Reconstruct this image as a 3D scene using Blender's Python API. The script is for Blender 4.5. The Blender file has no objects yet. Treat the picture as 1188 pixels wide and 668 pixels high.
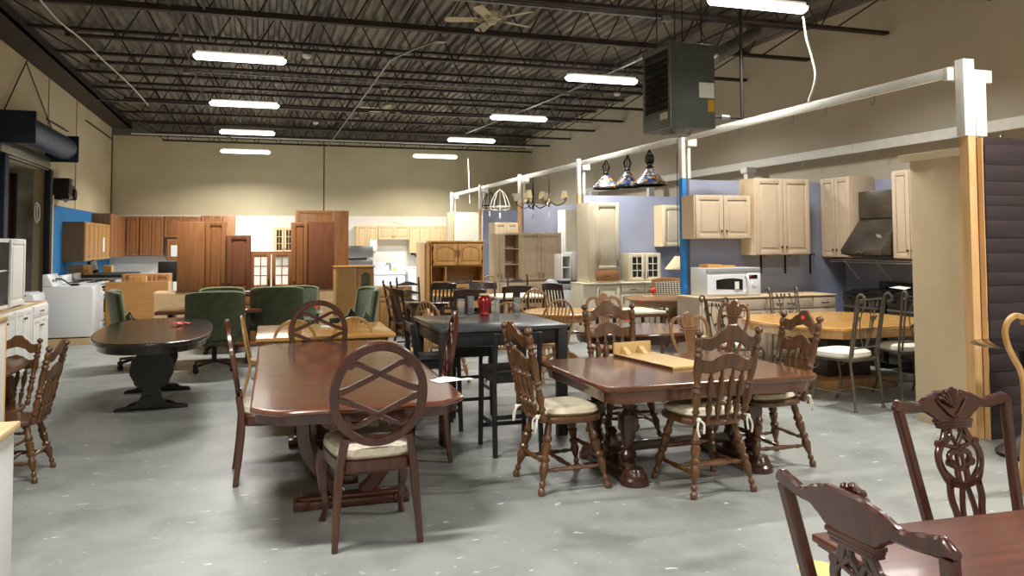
import bpy, bmesh, math, random
from mathutils import Vector, Matrix
random.seed(11)
SC = bpy.context.scene
COL = SC.collection
V = Vector
PI = math.pi
# ---------------------------------------------------------------- camera
F, CX, CY, CAMZ = 920.0, 594.0, 241.0, 1.66
PSI = math.atan2(295, F)
RC = Matrix.Rotation(-PSI, 3, 'Z') @ Matrix.Rotation(PI/2 + math.radians(2.49), 3, 'X') @ Matrix.Rotation(math.radians(-0.25), 3, 'Z')
cam_d = bpy.data.cameras.new('camera')
cam_d.sensor_width = 36.0
cam_d.lens = F/1188*36
cam_d.shift_y = -(334-CY)/1188
cam_d.clip_end = 200
cam = bpy.data.objects.new('camera', cam_d)
COL.objects.link(cam)
cam.matrix_world = Matrix.Translation((0, 0, CAMZ)) @ RC.to_4x4()
SC.camera = cam

def P(px, py, x=None, y=None, z=None):
    """point of the room seen at a spot of the photograph, on the plane x, y or z = given"""
    d = RC @ V(((px-CX)/F, -(py-CY)/F, -1))
    if x is not None: t = x/d.x
    elif y is not None: t = y/d.y
    else: t = (z-CAMZ)/d.z
    return V((0, 0, CAMZ)) + d*t

# ---------------------------------------------------------------- materials
def lin(c):
    return tuple(((v/255)/12.92 if v/255 <= 0.04045 else ((v/255+0.055)/1.055)**2.4) for v in c) + (1,)

def mat(name, c, rough=.5, metal=0, coat=0, c2=None, scale=(4, 4, 4), nscale=3, detail=4, bump=0, bscale=None, trans=0, emit=None, es=0, alpha=1, lo=.35, hi=.65, sheen=0, c3=None, rvar=0):
    m = bpy.data.materials.new(name); m.use_nodes = True
    nt = m.node_tree; N = nt.nodes; L = nt.links
    b = N['Principled BSDF']
    b.inputs['Base Color'].default_value = lin(c)
    b.inputs['Roughness'].default_value = rough
    b.inputs['Metallic'].default_value = metal
    b.inputs['Coat Weight'].default_value = coat
    b.inputs['Coat Roughness'].default_value = .12
    if sheen: b.inputs['Sheen Weight'].default_value = sheen
    if trans: b.inputs['Transmission Weight'].default_value = trans
    if alpha < 1: b.inputs['Alpha'].default_value = alpha
    if emit:
        b.inputs['Emission Color'].default_value = lin(emit); b.inputs['Emission Strength'].default_value = es
    if c2 or bump:
        tc = N.new('ShaderNodeTexCoord'); mp = N.new('ShaderNodeMapping'); mp.inputs['Scale'].default_value = scale
        L.new(tc.outputs['Object'], mp.inputs['Vector'])
        nz = N.new('ShaderNodeTexNoise'); nz.inputs['Scale'].default_value = nscale; nz.inputs['Detail'].default_value = detail
        L.new(mp.outputs[0], nz.inputs['Vector'])
        if c2:
            r = N.new('ShaderNodeValToRGB'); e = r.color_ramp.elements
            e[0].position = lo; e[0].color = lin(c); e[1].position = hi; e[1].color = lin(c2)
            if c3:
                k = e.new((lo+hi)/2+.02); k.color = lin(c3)
            L.new(nz.outputs['Fac'], r.inputs[0]); L.new(r.outputs[0], b.inputs['Base Color'])
        if rvar:
            mr = N.new('ShaderNodeMapRange'); mr.inputs['To Min'].default_value = rough-rvar; mr.inputs['To Max'].default_value = rough+rvar
            L.new(nz.outputs['Fac'], mr.inputs[0]); L.new(mr.outputs[0], b.inputs['Roughness'])
        if bump:
            bp = N.new('ShaderNodeBump'); bp.inputs['Strength'].default_value = bump; bp.inputs['Distance'].default_value = .01
            src = nz
            if bscale:
                src = N.new('ShaderNodeTexNoise'); src.inputs['Scale'].default_value = bscale; src.inputs['Detail'].default_value = 3
                L.new(tc.outputs['Object'], src.inputs['Vector'])
            L.new(src.outputs['Fac'], bp.inputs['Height']); L.new(bp.outputs[0], b.inputs['Normal'])
    return m

def wood(name, c, c2, axis='Z', rough=.32, coat=.35, k=1.0, lo=.3, hi=.7, bump=0):
    s = {'X': (1.2, 14, 14), 'Y': (14, 1.2, 14), 'Z': (14, 14, 1.2)}[axis]
    return mat(name, c, rough, 0, coat, c2, tuple(v*k for v in s), 2.2, 6, bump, None, lo=lo, hi=hi)

# ---------------------------------------------------------------- mesh builder
class MB:
    def __init__(s): s.v = []; s.f = []; s.mi = []; s.M = Matrix(); s.cur = 0
    def add(s, vs, fs):
        o = len(s.v); s.v += [s.M @ V(p) for p in vs]
        for f in fs: s.f.append([o+i for i in f]); s.mi.append(s.cur)
        return s
    def box(s, x0, x1, y0, y1, z0, z1):
        if x0 > x1: x0, x1 = x1, x0
        if y0 > y1: y0, y1 = y1, y0
        if z0 > z1: z0, z1 = z1, z0
        return s.add([(x0,y0,z0),(x1,y0,z0),(x1,y1,z0),(x0,y1,z0),(x0,y0,z1),(x1,y0,z1),(x1,y1,z1),(x0,y1,z1)],
                     [(0,3,2,1),(4,5,6,7),(0,1,5,4),(1,2,6,5),(2,3,7,6),(3,0,4,7)])
    def loft(s, secs, closed=False, caps=True):
        n = len(secs[0]); vs = [p for q in secs for p in q]; fs = []
        m = len(secs)
        for i in range(m if closed else m-1):
            a = i*n; b = ((i+1) % m)*n
            for j in range(n):
                k = (j+1) % n
                fs.append((a+j, a+k, b+k, b+j))
        if caps and not closed:
            fs.append(tuple(range(n))[::-1]); fs.append(tuple((m-1)*n+j for j in range(n)))
        return s.add(vs, fs)
    def tube(s, pts, r, n=6, closed=False):
        pts = [V(p) for p in pts]; m = len(pts); secs = []; ref = None
        for i, p in enumerate(pts):
            a = pts[(i-1) % m] if (closed or i > 0) else p
            b = pts[(i+1) % m] if (closed or i < m-1) else p
            t = (b-a)
            if t.length < 1e-9: t = V((0, 0, 1))
            t.normalize()
            if ref is None: ref = V((0, 0, 1)) if abs(t.z) < .9 else V((1, 0, 0))
            u = t.cross(ref)
            if u.length < 1e-5: u = t.orthogonal()
            u.normalize(); w = u.cross(t).normalized(); ref = w
            rr = r[i] if isinstance(r, (list, tuple)) else r
            secs.append([p + (u*math.cos(2*PI*j/n) + w*math.sin(2*PI*j/n))*rr for j in range(n)])
        return s.loft(secs, closed)
    def turn(s, p0, p1, prof, n=10, k=1.0):
        p0 = V(p0); p1 = V(p1)
        return s.tube([p0.lerp(p1, t) for t, _ in prof], [q*k for _, q in prof], n)
    def cyl(s, p0, p1, r, n=14, r2=None):
        return s.tube([p0, p1], [r, r if r2 is None else r2], n)
    def strip(s, pts, w, h, up=(0, 1, 0), closed=False):
        pts = [V(p) for p in pts]; up = V(up); m = len(pts); secs = []
        for i, p in enumerate(pts):
            a = pts[(i-1) % m] if (closed or i > 0) else p
            b = pts[(i+1) % m] if (closed or i < m-1) else p
            t = (b-a).normalized(); sd = t.cross(up).normalized(); q = sd.cross(t).normalized()
            ww = (w[i] if isinstance(w, (list, tuple)) else w)/2; hh = (h[i] if isinstance(h, (list, tuple)) else h)/2
            c = .35*min(ww, hh)
            secs.append([p+sd*(ww-c)+q*hh, p-sd*(ww-c)+q*hh, p-sd*ww+q*(hh-c), p-sd*ww-q*(hh-c),
                         p-sd*(ww-c)-q*hh, p+sd*(ww-c)-q*hh, p+sd*ww-q*(hh-c), p+sd*ww+q*(hh-c)])
        return s.loft(secs, closed)
    def slab(s, xs, lo, hi, yf, t):
        """upright board between two outlines lo(x), hi(x), middle at yf(x, z), thickness t"""
        secs = []
        for x in xs:
            a, b = lo(x), hi(x); c = min(t, b-a)*.25
            pr = [(a, t/2-c), (a+c, t/2), (b-c, t/2), (b, t/2-c), (b, -t/2+c), (b-c, -t/2), (a+c, -t/2), (a, -t/2+c)]
            secs.append([(x, yf(x, z)+d, z) for z, d in pr])
        return s.loft(secs)
    def prism(s, poly, z0, z1):
        n = len(poly)
        return s.add([(x, y, z0) for x, y in poly] + [(x, y, z1) for x, y in poly],
                     [tuple(range(n))[::-1], tuple(range(n, 2*n))] + [(i, (i+1) % n, n+(i+1) % n, n+i) for i in range(n)])
    def rings(s, poly, zs):
        """stack of scaled copies of an outline: zs = [(z, inset), ...]"""
        cx = sum(p[0] for p in poly)/len(poly); cy = sum(p[1] for p in poly)/len(poly)
        secs = []
        for z, ins in zs:
            q = []
            for x, y in poly:
                d = math.hypot(x-cx, y-cy) or 1
                k = max(0.0, (d-ins)/d)
                q.append((cx+(x-cx)*k, cy+(y-cy)*k, z))
            secs.append(q)
        return s.loft(secs)
    def lathe(s, c, prof, n=20):
        c = V(c)
        secs = [[c+V((r*math.cos(2*PI*j/n), r*math.sin(2*PI*j/n), z)) for j in range(n)] for z, r in prof]
        return s.loft(secs)
    def ball(s, c, r, n=10, m=6, sz=1):
        return s.lathe(c, [(-r*sz*math.cos(PI*i/m), max(.0004, r*math.sin(PI*i/m))) for i in range(m+1)], n)
    def build(s, name, m, parent=None, bevel=0, smooth=True, ang=38):
        me = bpy.data.meshes.new(name)
        me.from_pydata([tuple(p) for p in s.v], [], s.f)
        for q in (m if isinstance(m, (list, tuple)) else [m]): me.materials.append(q)
        if any(s.mi): me.polygons.foreach_set('material_index', s.mi)
        bm = bmesh.new(); bm.from_mesh(me)
        bmesh.ops.recalc_face_normals(bm, faces=bm.faces)
        if bevel:
            es = [e for e in bm.edges if len(e.link_faces) == 2 and e.calc_face_angle(0) > .6]
            if es: bmesh.ops.bevel(bm, geom=es, offset=bevel, segments=2, affect='EDGES', clamp_overlap=True, profile=.5)
        bm.to_mesh(me); bm.free()
        if smooth:
            me.polygons.foreach_set('use_smooth', [True]*len(me.polygons))
            me.set_sharp_from_angle(angle=math.radians(ang))
        o = bpy.data.objects.new(name, me); COL.objects.link(o)
        if parent: o.parent = parent
        return o

def box_ob(name, m, parent, x0, x1, y0, y1, z0, z1, bevel=0):
    return MB().box(x0, x1, y0, y1, z0, z1).build(name, m, parent, bevel)

def tag(o, label=None, cat=None, group=None, kind=None):
    if label: o['label'] = label
    if cat: o['category'] = cat
    if group: o['group'] = group
    if kind: o['kind'] = kind
    return o

def thing(name, label, cat, loc=(0, 0, 0), rz=0, group=None):
    o = bpy.data.objects.new(name, None); COL.objects.link(o)
    o.empty_display_size = .1
    o.location = loc; o.rotation_euler = (0, 0, rz)
    return tag(o, label, cat, group)

def dup(root, loc, rz=0, label=None, group=None, s=None):
    r = root.copy(); COL.objects.link(r); r.location = loc; r.rotation_euler = (0, 0, rz)
    if s: r.scale = (s, s, s)
    if label: r['label'] = label
    if group: r['group'] = group
    elif group == '' and 'group' in r: del r['group']
    for ch in [c for c in COL.objects if c.parent == root]:
        c = ch.copy(); COL.objects.link(c); c.parent = r
        for g in [q for q in COL.objects if q.parent == ch]:
            d = g.copy(); COL.objects.link(d); d.parent = c
    return r

class Kind:
    """first call moves the first-built chair itself, later calls copy it"""
    def __init__(s, make): s.make = make; s.first = None; s.used = False
    def put(s, loc, rz, label, group=None, sc=None):
        if s.first is None:
            s.first = s.make()
        if not s.used:
            s.used = True; o = s.first
            o.location = loc; o.rotation_euler = (0, 0, rz); o['label'] = label
            if sc: o.scale = (sc, sc, sc)
            if group: o['group'] = group
            return o
        o = dup(s.first, loc, rz, label, group, sc or 1.0)
        if not group and 'group' in o: del o['group']
        return o

def arc(cx, cz, rx, rz, a0, a1, n):
    return [(cx+rx*math.cos(math.radians(a0+(a1-a0)*i/n)), cz+rz*math.sin(math.radians(a0+(a1-a0)*i/n))) for i in range(n+1)]

def superoval(hx, hy, e=2.0, n=48):
    out = []
    for i in range(n):
        a = 2*PI*i/n; c, s_ = math.cos(a), math.sin(a)
        out.append((math.copysign(abs(c)**(2/e), c)*hx, math.copysign(abs(s_)**(2/e), s_)*hy))
    return out

def lerp_pts(pts, n):
    """smooth curve through points (Catmull-Rom)"""
    pts = [V(p) for p in pts]; out = []
    for i in range(len(pts)-1):
        a = pts[max(0, i-1)]; b = pts[i]; c = pts[i+1]; d = pts[min(len(pts)-1, i+2)]
        for k in range(n):
            t = k/n
            out.append(.5*((2*b)+(c-a)*t+(2*a-5*b+4*c-d)*t*t+(3*b-a-3*c+d)*t*t*t))
    out.append(pts[-1]); return out

def interp(tab):
    def f(x):
        for (a, b), (c, d) in zip(tab, tab[1:]):
            if x <= c:
                t = 0 if c == a else max(0, (x-a)/(c-a)); t = t*t*(3-2*t)
                return b+(d-b)*t
        return tab[-1][1]
    return f

def xr(a, b, n): return [a+(b-a)*i/n for i in range(n+1)]

# ---------------------------------------------------------------- palette
M = {}
M['mahogany'] = wood('mahogany', (56, 25, 14), (84, 42, 25), 'Z', .28, .5)
M['mahogany_top'] = wood('mahogany_top', (90, 48, 32), (114, 67, 46), 'X', .17, .7)
M['red_mahogany'] = wood('red_mahogany', (52, 21, 14), (78, 36, 24), 'Z', .3, .5)
M['red_mahogany_top'] = wood('red_mahogany_top', (74, 34, 21), (106, 55, 36), 'X', .36, .12)
M['walnut'] = wood('walnut', (70, 44, 28), (102, 68, 44), 'Z', .34, .35)
M['brown_oak'] = wood('brown_oak', (74, 45, 21), (110, 73, 38), 'Z', .36, .3)
M['brown_oak_top'] = wood('brown_oak_top', (86, 47, 24), (114, 69, 40), 'X', .22, .5)
M['dark_trestle'] = wood('dark_trestle', (46, 24, 15), (74, 42, 27), 'Z', .3, .45)
M['espresso'] = wood('espresso', (26, 18, 15), (44, 31, 26), 'Y', .2, .6)
M['black_wood'] = mat('black_wood', (17, 18, 20), .45, 0, .1, (25, 26, 28), (3, 3, 3))
M['black_top_sheen'] = mat('black_top_sheen', (62, 65, 68), .3, 0, .3, (72, 75, 78), (2, 2, 2))  # black table top, its reflected sheen put into the colour as lighter grey
M['dark_brown'] = wood('dark_brown', (40, 25, 18), (62, 40, 28), 'Z', .35, .3)
M['honey'] = wood('honey', (176, 130, 74), (208, 164, 102), 'Z', .35, .3)
M['honey_top'] = wood('honey_top', (196, 144, 74), (220, 170, 98), 'X', .25, .4)
M['windsor_oak'] = wood('windsor_oak', (140, 102, 60), (176, 134, 84), 'Z', .38, .3)
M['pecan'] = wood('pecan', (122, 84, 54), (156, 112, 74), 'Z', .36, .3)
M['oak'] = wood('oak', (172, 126, 70), (196, 150, 90), 'Z', .42, .15, lo=.25, hi=.75)
M['oak_ply'] = wood('oak_ply', (170, 122, 66), (188, 140, 80), 'X', .5, 0)
M['oak_round'] = wood('oak_round', (144, 100, 58), (172, 126, 78), 'X', .28, .4)
M['cherry'] = wood('cherry', (146, 94, 54), (168, 114, 70), 'Z', .42, .15)
M['cherry_dark'] = wood('cherry_dark', (118, 70, 45), (138, 86, 56), 'Z', .45, .1)
M['cherry_light'] = wood('cherry_light', (168, 118, 74), (190, 138, 90), 'Z', .42, .1)
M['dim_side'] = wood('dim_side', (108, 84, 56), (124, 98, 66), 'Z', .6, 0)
M['maple'] = wood('maple', (222, 190, 142), (232, 204, 160), 'Z', .45, .1)
M['cream'] = mat('cream', (226, 216, 190), .45, 0, .1, (220, 209, 182), (2, 2, 2))
M['linen'] = mat('linen', (194, 176, 152), .48, 0, .1, (187, 169, 145), (2, 2, 2))
M['taupe'] = mat('taupe', (190, 169, 138), .5, 0, .05, (182, 161, 130), (2, 2, 2))
M['peach'] = mat('peach', (226, 200, 160), .5, 0, 0, (218, 192, 152), (9, 9, 1))
M['beige_box'] = mat('beige_box', (222, 190, 146), .6, 0, 0, (214, 180, 136), (3, 3, 3))
M['raw_wood'] = wood('raw_wood', (206, 160, 104), (226, 184, 130), 'Z', .65, 0)
M['raw_wood_h'] = wood('raw_wood_h', (196, 164, 120), (214, 186, 144), 'Y', .65, 0)
M['white_paint'] = mat('white_paint', (234, 232, 224), .55, 0, 0, (226, 224, 214), (3, 3, 3))
M['white_cab'] = mat('white_cab', (238, 238, 234), .4, 0, .1)
M['enamel'] = mat('enamel', (226, 230, 234), .25, 0, .4)
M['enamel_grey'] = mat('enamel_grey', (150, 154, 158), .4)
M['blackgloss'] = mat('blackgloss', (12, 12, 13), .15, 0, .4)
M['black'] = mat('black', (18, 18, 19), .6)
M['iron'] = mat('iron', (112, 102, 88), .42, .3, 0, (88, 80, 68), (12, 12, 12))
M['dark_iron'] = mat('dark_iron', (38, 32, 30), .5, .6)
M['steel'] = mat('steel', (150, 150, 148), .32, .9, 0, (136, 136, 134), (1, 1, 30))
M['hoodsteel'] = mat('hoodsteel', (118, 112, 102), .34, .85, 0, (104, 98, 88), (1, 1, 30))
M['brass'] = mat('brass', (150, 128, 92), .35, .9)
M['bronze'] = mat('bronze', (70, 58, 46), .4, .8)
M['galv'] = mat('galv', (150, 150, 146), .4, .8, 0, (120, 120, 118), (4, 4, 4))
M['cushion'] = mat('cushion', (226, 216, 190), .75, 0, 0, (214, 203, 175), (6, 6, 6), bump=.3, bscale=30)
M['plastic_cushion'] = mat('plastic_cushion', (196, 186, 164), .22, 0, .6, (214, 206, 188), (9, 9, 9), bump=.5, bscale=22)
M['white_cushion'] = mat('white_cushion', (232, 226, 210), .6)
M['stripe'] = None
M['green'] = mat('green', (72, 80, 50), .9, 0, 0, (56, 63, 40), (5, 5, 5), 3, 4, .3, 160, sheen=.5)
M['green_edge'] = mat('green_edge', (116, 132, 88), .9, 0, 0, (98, 114, 72), (6, 6, 6), sheen=.5)
M['red_gloss'] = mat('red_gloss', (150, 14, 26), .15, 0, .7)
M['red_sticker'] = mat('red_sticker', (230, 50, 34), .6)
M['red_flower'] = mat('red_flower', (240, 70, 58), .6)
M['glass'] = mat('glass', (225, 232, 230), .03, 0, .3, alpha=.14)
M['heater_dark'] = mat('heater_dark', (70, 76, 73), .5, .3)
M['brown_fabric'] = mat('brown_fabric', (84, 66, 48), .9)
M['smoke_glass'] = mat('smoke_glass', (196, 206, 202), .06, 0, .3, alpha=.17)
M['glass_base'] = mat('glass_base', (96, 108, 100), .1, 0, .3, alpha=.35)
M['dark_glass'] = mat('dark_glass', (40, 42, 36), .12, 0, .5)
M['glass_bevel'] = mat('glass_bevel', (112, 112, 84), .15, 0, .4, (76, 78, 58), (3, 3, 3))
M['paper'] = mat('paper', (236, 236, 230), .8)
M['yellow_paper'] = mat('yellow_paper', (196, 200, 124), .7)
M['orange_paper'] = mat('orange_paper', (208, 152, 40), .7)
M['particle'] = mat('particle', (214, 182, 124), .6, 0, .1, (200, 164, 104), (8, 8, 8), 6)
M['cord'] = mat('cord', (225, 222, 210), .6)
M['shade'] = mat('shade', (232, 212, 168), .8)
M['blue_tape'] = mat('blue_tape', (38, 132, 208), .6)
M['label_yellow'] = mat('label_yellow', (214, 220, 60), .6)
# ---------------------------------------------------------------- room shell
XL, XR, YB, YF, ZD = -4.16, 8.85, 26.0, -7.0, 5.32
def block_mat(name, c, c2, horiz):
    m = mat(name, c, .85, 0, 0, c2, (.5, .5, .8), 1.5, 4)
    nt = m.node_tree; N = nt.nodes; L = nt.links
    tc = N.new('ShaderNodeTexCoord'); sp = N.new('ShaderNodeSeparateXYZ'); cb = N.new('ShaderNodeCombineXYZ')
    L.new(tc.outputs['Object'], sp.inputs[0]); L.new(sp.outputs[horiz], cb.inputs[0]); L.new(sp.outputs['Z'], cb.inputs[1])
    br = N.new('ShaderNodeTexBrick'); br.inputs['Scale'].default_value = 1; br.inputs['Brick Width'].default_value = .4
    br.inputs['Row Height'].default_value = .2; br.inputs['Mortar Size'].default_value = .006; br.inputs['Mortar Smooth'].default_value = .4
    L.new(cb.outputs[0], br.inputs['Vector'])
    bp = N.new('ShaderNodeBump'); bp.inputs['Strength'].default_value = .25; bp.inputs['Distance'].default_value = .01; bp.invert = True
    L.new(br.outputs['Fac'], bp.inputs['Height']); L.new(bp.outputs[0], N['Principled BSDF'].inputs['Normal'])
    return m
M['wall_y'] = block_mat('wall_y', (214, 198, 160), (224, 209, 172), 'Y')
M['wall_x'] = block_mat('wall_x', (206, 194, 160), (216, 204, 170), 'X')
M['wall_white'] = block_mat('wall_white', (236, 232, 220), (242, 239, 230), 'X')
M['wall_blue'] = block_mat('wall_blue', (44, 126, 190), (52, 134, 196), 'Y')
M['wall_right'] = mat('wall_right', (200, 190, 168), .85, 0, 0, (208, 198, 178), (.5, .5, .5), 1.5)
M['panel_blue'] = mat('panel_blue', (136, 142, 162), .7, 0, 0, (145, 151, 170), (1, 1, 1), 1.5)
M['concrete'] = mat('concrete', (176, 172, 158), .9, 0, 0, (132, 128, 116), (1, 1, 1), 2.5, 6)
M['joint'] = mat('joint', (96, 84, 62), .9)

def floor_mat():
    m = mat('floor_paint', (138, 141, 137), .42, 0, 0, (156, 158, 152), (1, 1, 1), .5, 6, 0, None, lo=.3, hi=.7)
    nt = m.node_tree; N = nt.nodes; L = nt.links; b = N['Principled BSDF']
    src = b.inputs['Base Color'].links[0].from_socket
    tc = N.new('ShaderNodeTexCoord')
    def spots(scale, lo, hi, col, stretch=(1, 1, 1), fac=1.0):
        nonlocal src
        mp = N.new('ShaderNodeMapping'); mp.inputs['Scale'].default_value = stretch; mp.inputs['Rotation'].default_value = (0, 0, .5)
        L.new(tc.outputs['Object'], mp.inputs[0])
        z = N.new('ShaderNodeTexNoise'); z.inputs['Scale'].default_value = scale; z.inputs['Detail'].default_value = 5; z.inputs['Roughness'].default_value = .6
        L.new(mp.outputs[0], z.inputs['Vector'])
        r = N.new('ShaderNodeMapRange'); r.inputs['From Min'].default_value = lo; r.inputs['From Max'].default_value = hi; r.inputs['To Max'].default_value = fac
        L.new(z.outputs['Fac'], r.inputs[0])
        mx = N.new('ShaderNodeMix'); mx.data_type = 'RGBA'
        L.new(r.outputs[0], mx.inputs['Factor']); L.new(src, mx.inputs['A']); mx.inputs['B'].default_value = lin(col)
        src = mx.outputs['Result']
    spots(1.5, .47, .66, (116, 118, 114), fac=.75)
    spots(.8, .55, .62, (160, 163, 158), (1, 1.6, 1), .5)
    spots(7, .655, .685, (222, 222, 214), (1, 2.6, 1), .9)
    spots(5, .66, .72, (104, 106, 104), (1, 3.5, 1), .6)
    spots(2.2, .66, .70, (196, 196, 188), (1, 3, 1), .35)
    spots(26, .67, .71, (214, 212, 204), (1, 1.5, 1), .6)
    L.new(src, b.inputs['Base Color'])
    nz = N.new('ShaderNodeTexNoise'); nz.inputs['Scale'].default_value = 3; L.new(tc.outputs['Object'], nz.inputs['Vector'])
    mr = N.new('ShaderNodeMapRange'); mr.inputs['To Min'].default_value = .26; mr.inputs['To Max'].default_value = .5
    L.new(nz.outputs['Fac'], mr.inputs[0]); L.new(mr.outputs[0], b.inputs['Roughness'])
    return m
tag(box_ob('floor', floor_mat(), None, XL-1.4, XR+.2, YF, YB+.2, -.12, 0), kind='structure')

OY0, OY1, OZ = 14.0, 18.55, 3.2
w = MB()
w.box(XL-.25, XL, YF, OY0, 0, ZD); w.box(XL-.25, XL, OY0, OY1, OZ, ZD)
w.box(XL-.25, XL, OY1, 18.98, 0, ZD); w.box(XL-.25, XL, 18.98, YB, 2.5, ZD)
w.cur = 1; w.box(XL-.25, XL, 18.98, YB, 0, 2.5)
w.cur = 2; w.box(XL-1.3, XL-.25, OY1, OY1+.2, 0, ZD); w.box(XL-1.3, XL-.25, OY0-.2, OY0, 0, ZD); w.box(XL-1.4, XL-1.2, OY0, OY1, 0, ZD)
w.box(XL-1.3, XL-.25, OY0, OY1, OZ, OZ+.1)
tag(w.build('wall_left', [M['wall_y'], M['wall_blue'], M['concrete']], None, 0, False), kind='structure')
w = MB()
w.box(XL, XR, YB, YB+.2, 2.53, ZD); w.cur = 1; w.box(XL, XR, YB, YB+.2, 0, 2.53)
tag(w.build('wall_back', [M['wall_x'], M['wall_white']], None, 0, False), kind='structure')
tag(box_ob('wall_right', M['wall_right'], None, XR, XR+.2, YF, YB, 0, ZD), kind='structure')
tag(box_ob('wall_front', M['wall_x'], None, XL, XR, YF-.2, YF, 0, ZD), kind='structure')
# joints in the concrete panels of the walls
j = MB()
p = P(376, 190, y=YB); j.box(p.x-.02, p.x+.02, YB-.006, YB, 2.6, 4.86)
tag(j.build('trim_1', M['joint'], None, 0, False), kind='structure')
j = MB()
for px in (55, 88): q = P(px, 180, x=XL); j.box(XL, XL+.006, q.y-.025, q.y+.025, 3.35 if px == 55 else 2.5, 5.1)
tag(j.build('trim_2', M['joint'], None, 0, False), kind='structure')
j = MB(); j.box(XL, XL+.03, YB-.05, YB, 2.5, 4.9)
tag(j.build('trim_3', M['joint'], None, 0, False), kind='structure')
M['grey_band'] = mat('grey_band', (120, 116, 104), .8, 0, 0, (104, 100, 90), (2, 2, 2))
tag(box_ob('trim_4', M['grey_band'], None, XL, XR, YB-.03, YB, 4.9, ZD), kind='structure')

# corrugated roof deck, ribs running away from the camera
M['deck'] = mat('deck', (132, 126, 112), .6, .1, 0, (74, 68, 60), (1.2, .35, 1), 2.0, 6, lo=.38, hi=.66)
d = MB(); xs = []; x = XL
prof = []
while x < XR:
    prof += [(x, 0), (x+.07, 0), (x+.095, .055), (x+.155, .055)]
    x += .18
n = len(prof)
yy = xr(YF, YB, 4)
vs = [(px_, y_, ZD-.02+pz_) for y_ in yy for px_, pz_ in prof]
fs = [(i*n+k, i*n+k+1, (i+1)*n+k+1, (i+1)*n+k) for i in range(len(yy)-1) for k in range(n-1)]
d.add(vs, fs)
d.box(XL, XR, YF, YB, ZD+.06, ZD+.2)
ceil = tag(d.build('ceiling', M['deck'], None, 0, False), kind='structure')

# ---------------------------------------------------------------- girder and bar joists
M['joist'] = mat('joist', (44, 34, 30), .6, .1, 0, (58, 46, 42), (2, 2, 2))
gd = MB(); gd.box(XL+.02, XL+.55, YF+.1, YB-.05, 5.10, 5.13); gd.box(XL+.5, XL+.55, YF+.1, YB-.05, 5.10, ZD-.03)
tag(gd.build('steel_girder', M['joist'], None, 0, False), 'dark brown steel girder running along the top of the left wall under the roof', 'girder')
JY = [5.8, 7.55, 9.33, 11.1, 12.88, 14.66, 16.44, 18.22, 20.0, 21.78, 23.56, 25.3]
JN = ['nearest the camera at the top edge', 'second from the camera', 'third from the camera, above the near ceiling fan', 'fourth from the camera', 'fifth from the camera, over the large left light',
      'sixth from the camera', 'seventh from the camera', 'eighth from the camera, by the far ceiling fan', 'fourth from the back wall', 'third from the back wall', 'second from the back wall', 'last one, close to the back wall']
ZB, ZT = 4.69, 5.27
def make_joist():
    r = thing('roof_joist', '', 'joist', (0, 0, 0))
    x0, x1 = XL+.56, XR-.02
    MB().box(x0, x1, -.055, -.008, ZT-.05, ZT).box(x0, x1, .008, .055, ZT-.05, ZT).build('top_chord', M['joist'], r, 0, False)
    MB().box(x0+.9, x1-.02, -.05, -.008, ZB, ZB+.045).box(x0+.9, x1-.02, .008, .05, ZB, ZB+.045).build('bottom_chord', M['joist'], r, 0, False)
    wv = MB(); x = x0+.5; up = True; pts = []
    n_ = int((x1-.9-x0-.5)/.34)
    wv.cyl((x0+.1, 0, ZT-.03), (x0+1.0, 0, ZB+.02), .011, 4); wv.cyl((x1-.1, 0, ZT-.03), (x1-.95, 0, ZB+.02), .011, 4)
    x = x0+1.0; up = False
    while x < x1-1.0:
        a = (x, 0, ZT-.02 if up else ZB+.02); b = (x+.3, 0, ZB+.02 if up else ZT-.02)
        wv.cyl(a, b, .011, 4); x += .3 if up is False else .34; up = not up
    wv.build('web', M['joist'], r, 0, False)
    return r
KJ = Kind(make_joist)
for y_, nm in zip(JY[1:], JN[1:]):
    KJ.put((0, y_, 0), 0, 'dark steel bar joist spanning the roof, '+nm, 'bar joists under the roof deck')
for px_, py_, nm in ((215, 60, 'left of the left light row'), (640, 130, 'right of the room centre')):
    q = P(px_, py_, z=ZB)
    b = MB(); b.box(q.x-.016, q.x+.016, 7.6, 25.2, ZB+.045, ZB+.065); b.box(q.x+.3, q.x+.33, 7.6, 25.2, ZT-.09, ZT-.06)
    tag(b.build('joist_bridging', M['joist'], None, 0, False), 'dark bridging strap running across the joists, '+nm, 'bridging')

# conduits
def conduit(pts, r, label, m='galv', boxes=()):
    t = thing('conduit', label, 'conduit', pts[0])
    o0 = V(pts[0])
    MB().tube([V(p)-o0 for p in pts], r, 6).build('pipe', M[m], t)
    for b in boxes:
        b = V(b)-o0
        box_ob('junction_box', M['galv'], t, b.x-.06, b.x+.06, b.y-.05, b.y+.05, b.z-.04, b.z+.03)
    return t
zc = ZB-.03
a, b, c, e = P(524, 30, z=zc), P(481, 57, z=zc), P(446, 100, z=zc), P(398, 152, z=zc)
conduit([P(513, 45, z=zc), P(482, 56, z=zc), V((2.05, 12.9, zc)), V((2.05, 18, zc)), V((2.05, 25, zc))], .018, 'pale metal conduit running towards the back wall left of the near fan', boxes=[P(512, 46, z=zc), P(447, 101, z=zc), P(414, 135, z=zc)])
conduit([V((-2.2, 9.42, zc)), V((5.2, 9.42, zc))], .016, 'metal conduit clamped under the joist behind the near fan', boxes=[(-.6, 9.42, zc), (5.2, 9.42, zc)])
conduit([V((-1.8, 14.75, zc)), V((5.9, 14.75, zc))], .016, 'metal conduit under the joists between the first and second left lights', boxes=[(5.9, 14.75, zc), (-1.2, 14.75, zc)])
conduit([V((-3.3, 18.3, zc)), V((8.0, 18.3, zc))], .016, 'metal conduit under the joist over the far ceiling fan', boxes=[(3.9, 18.3, zc)])
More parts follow.
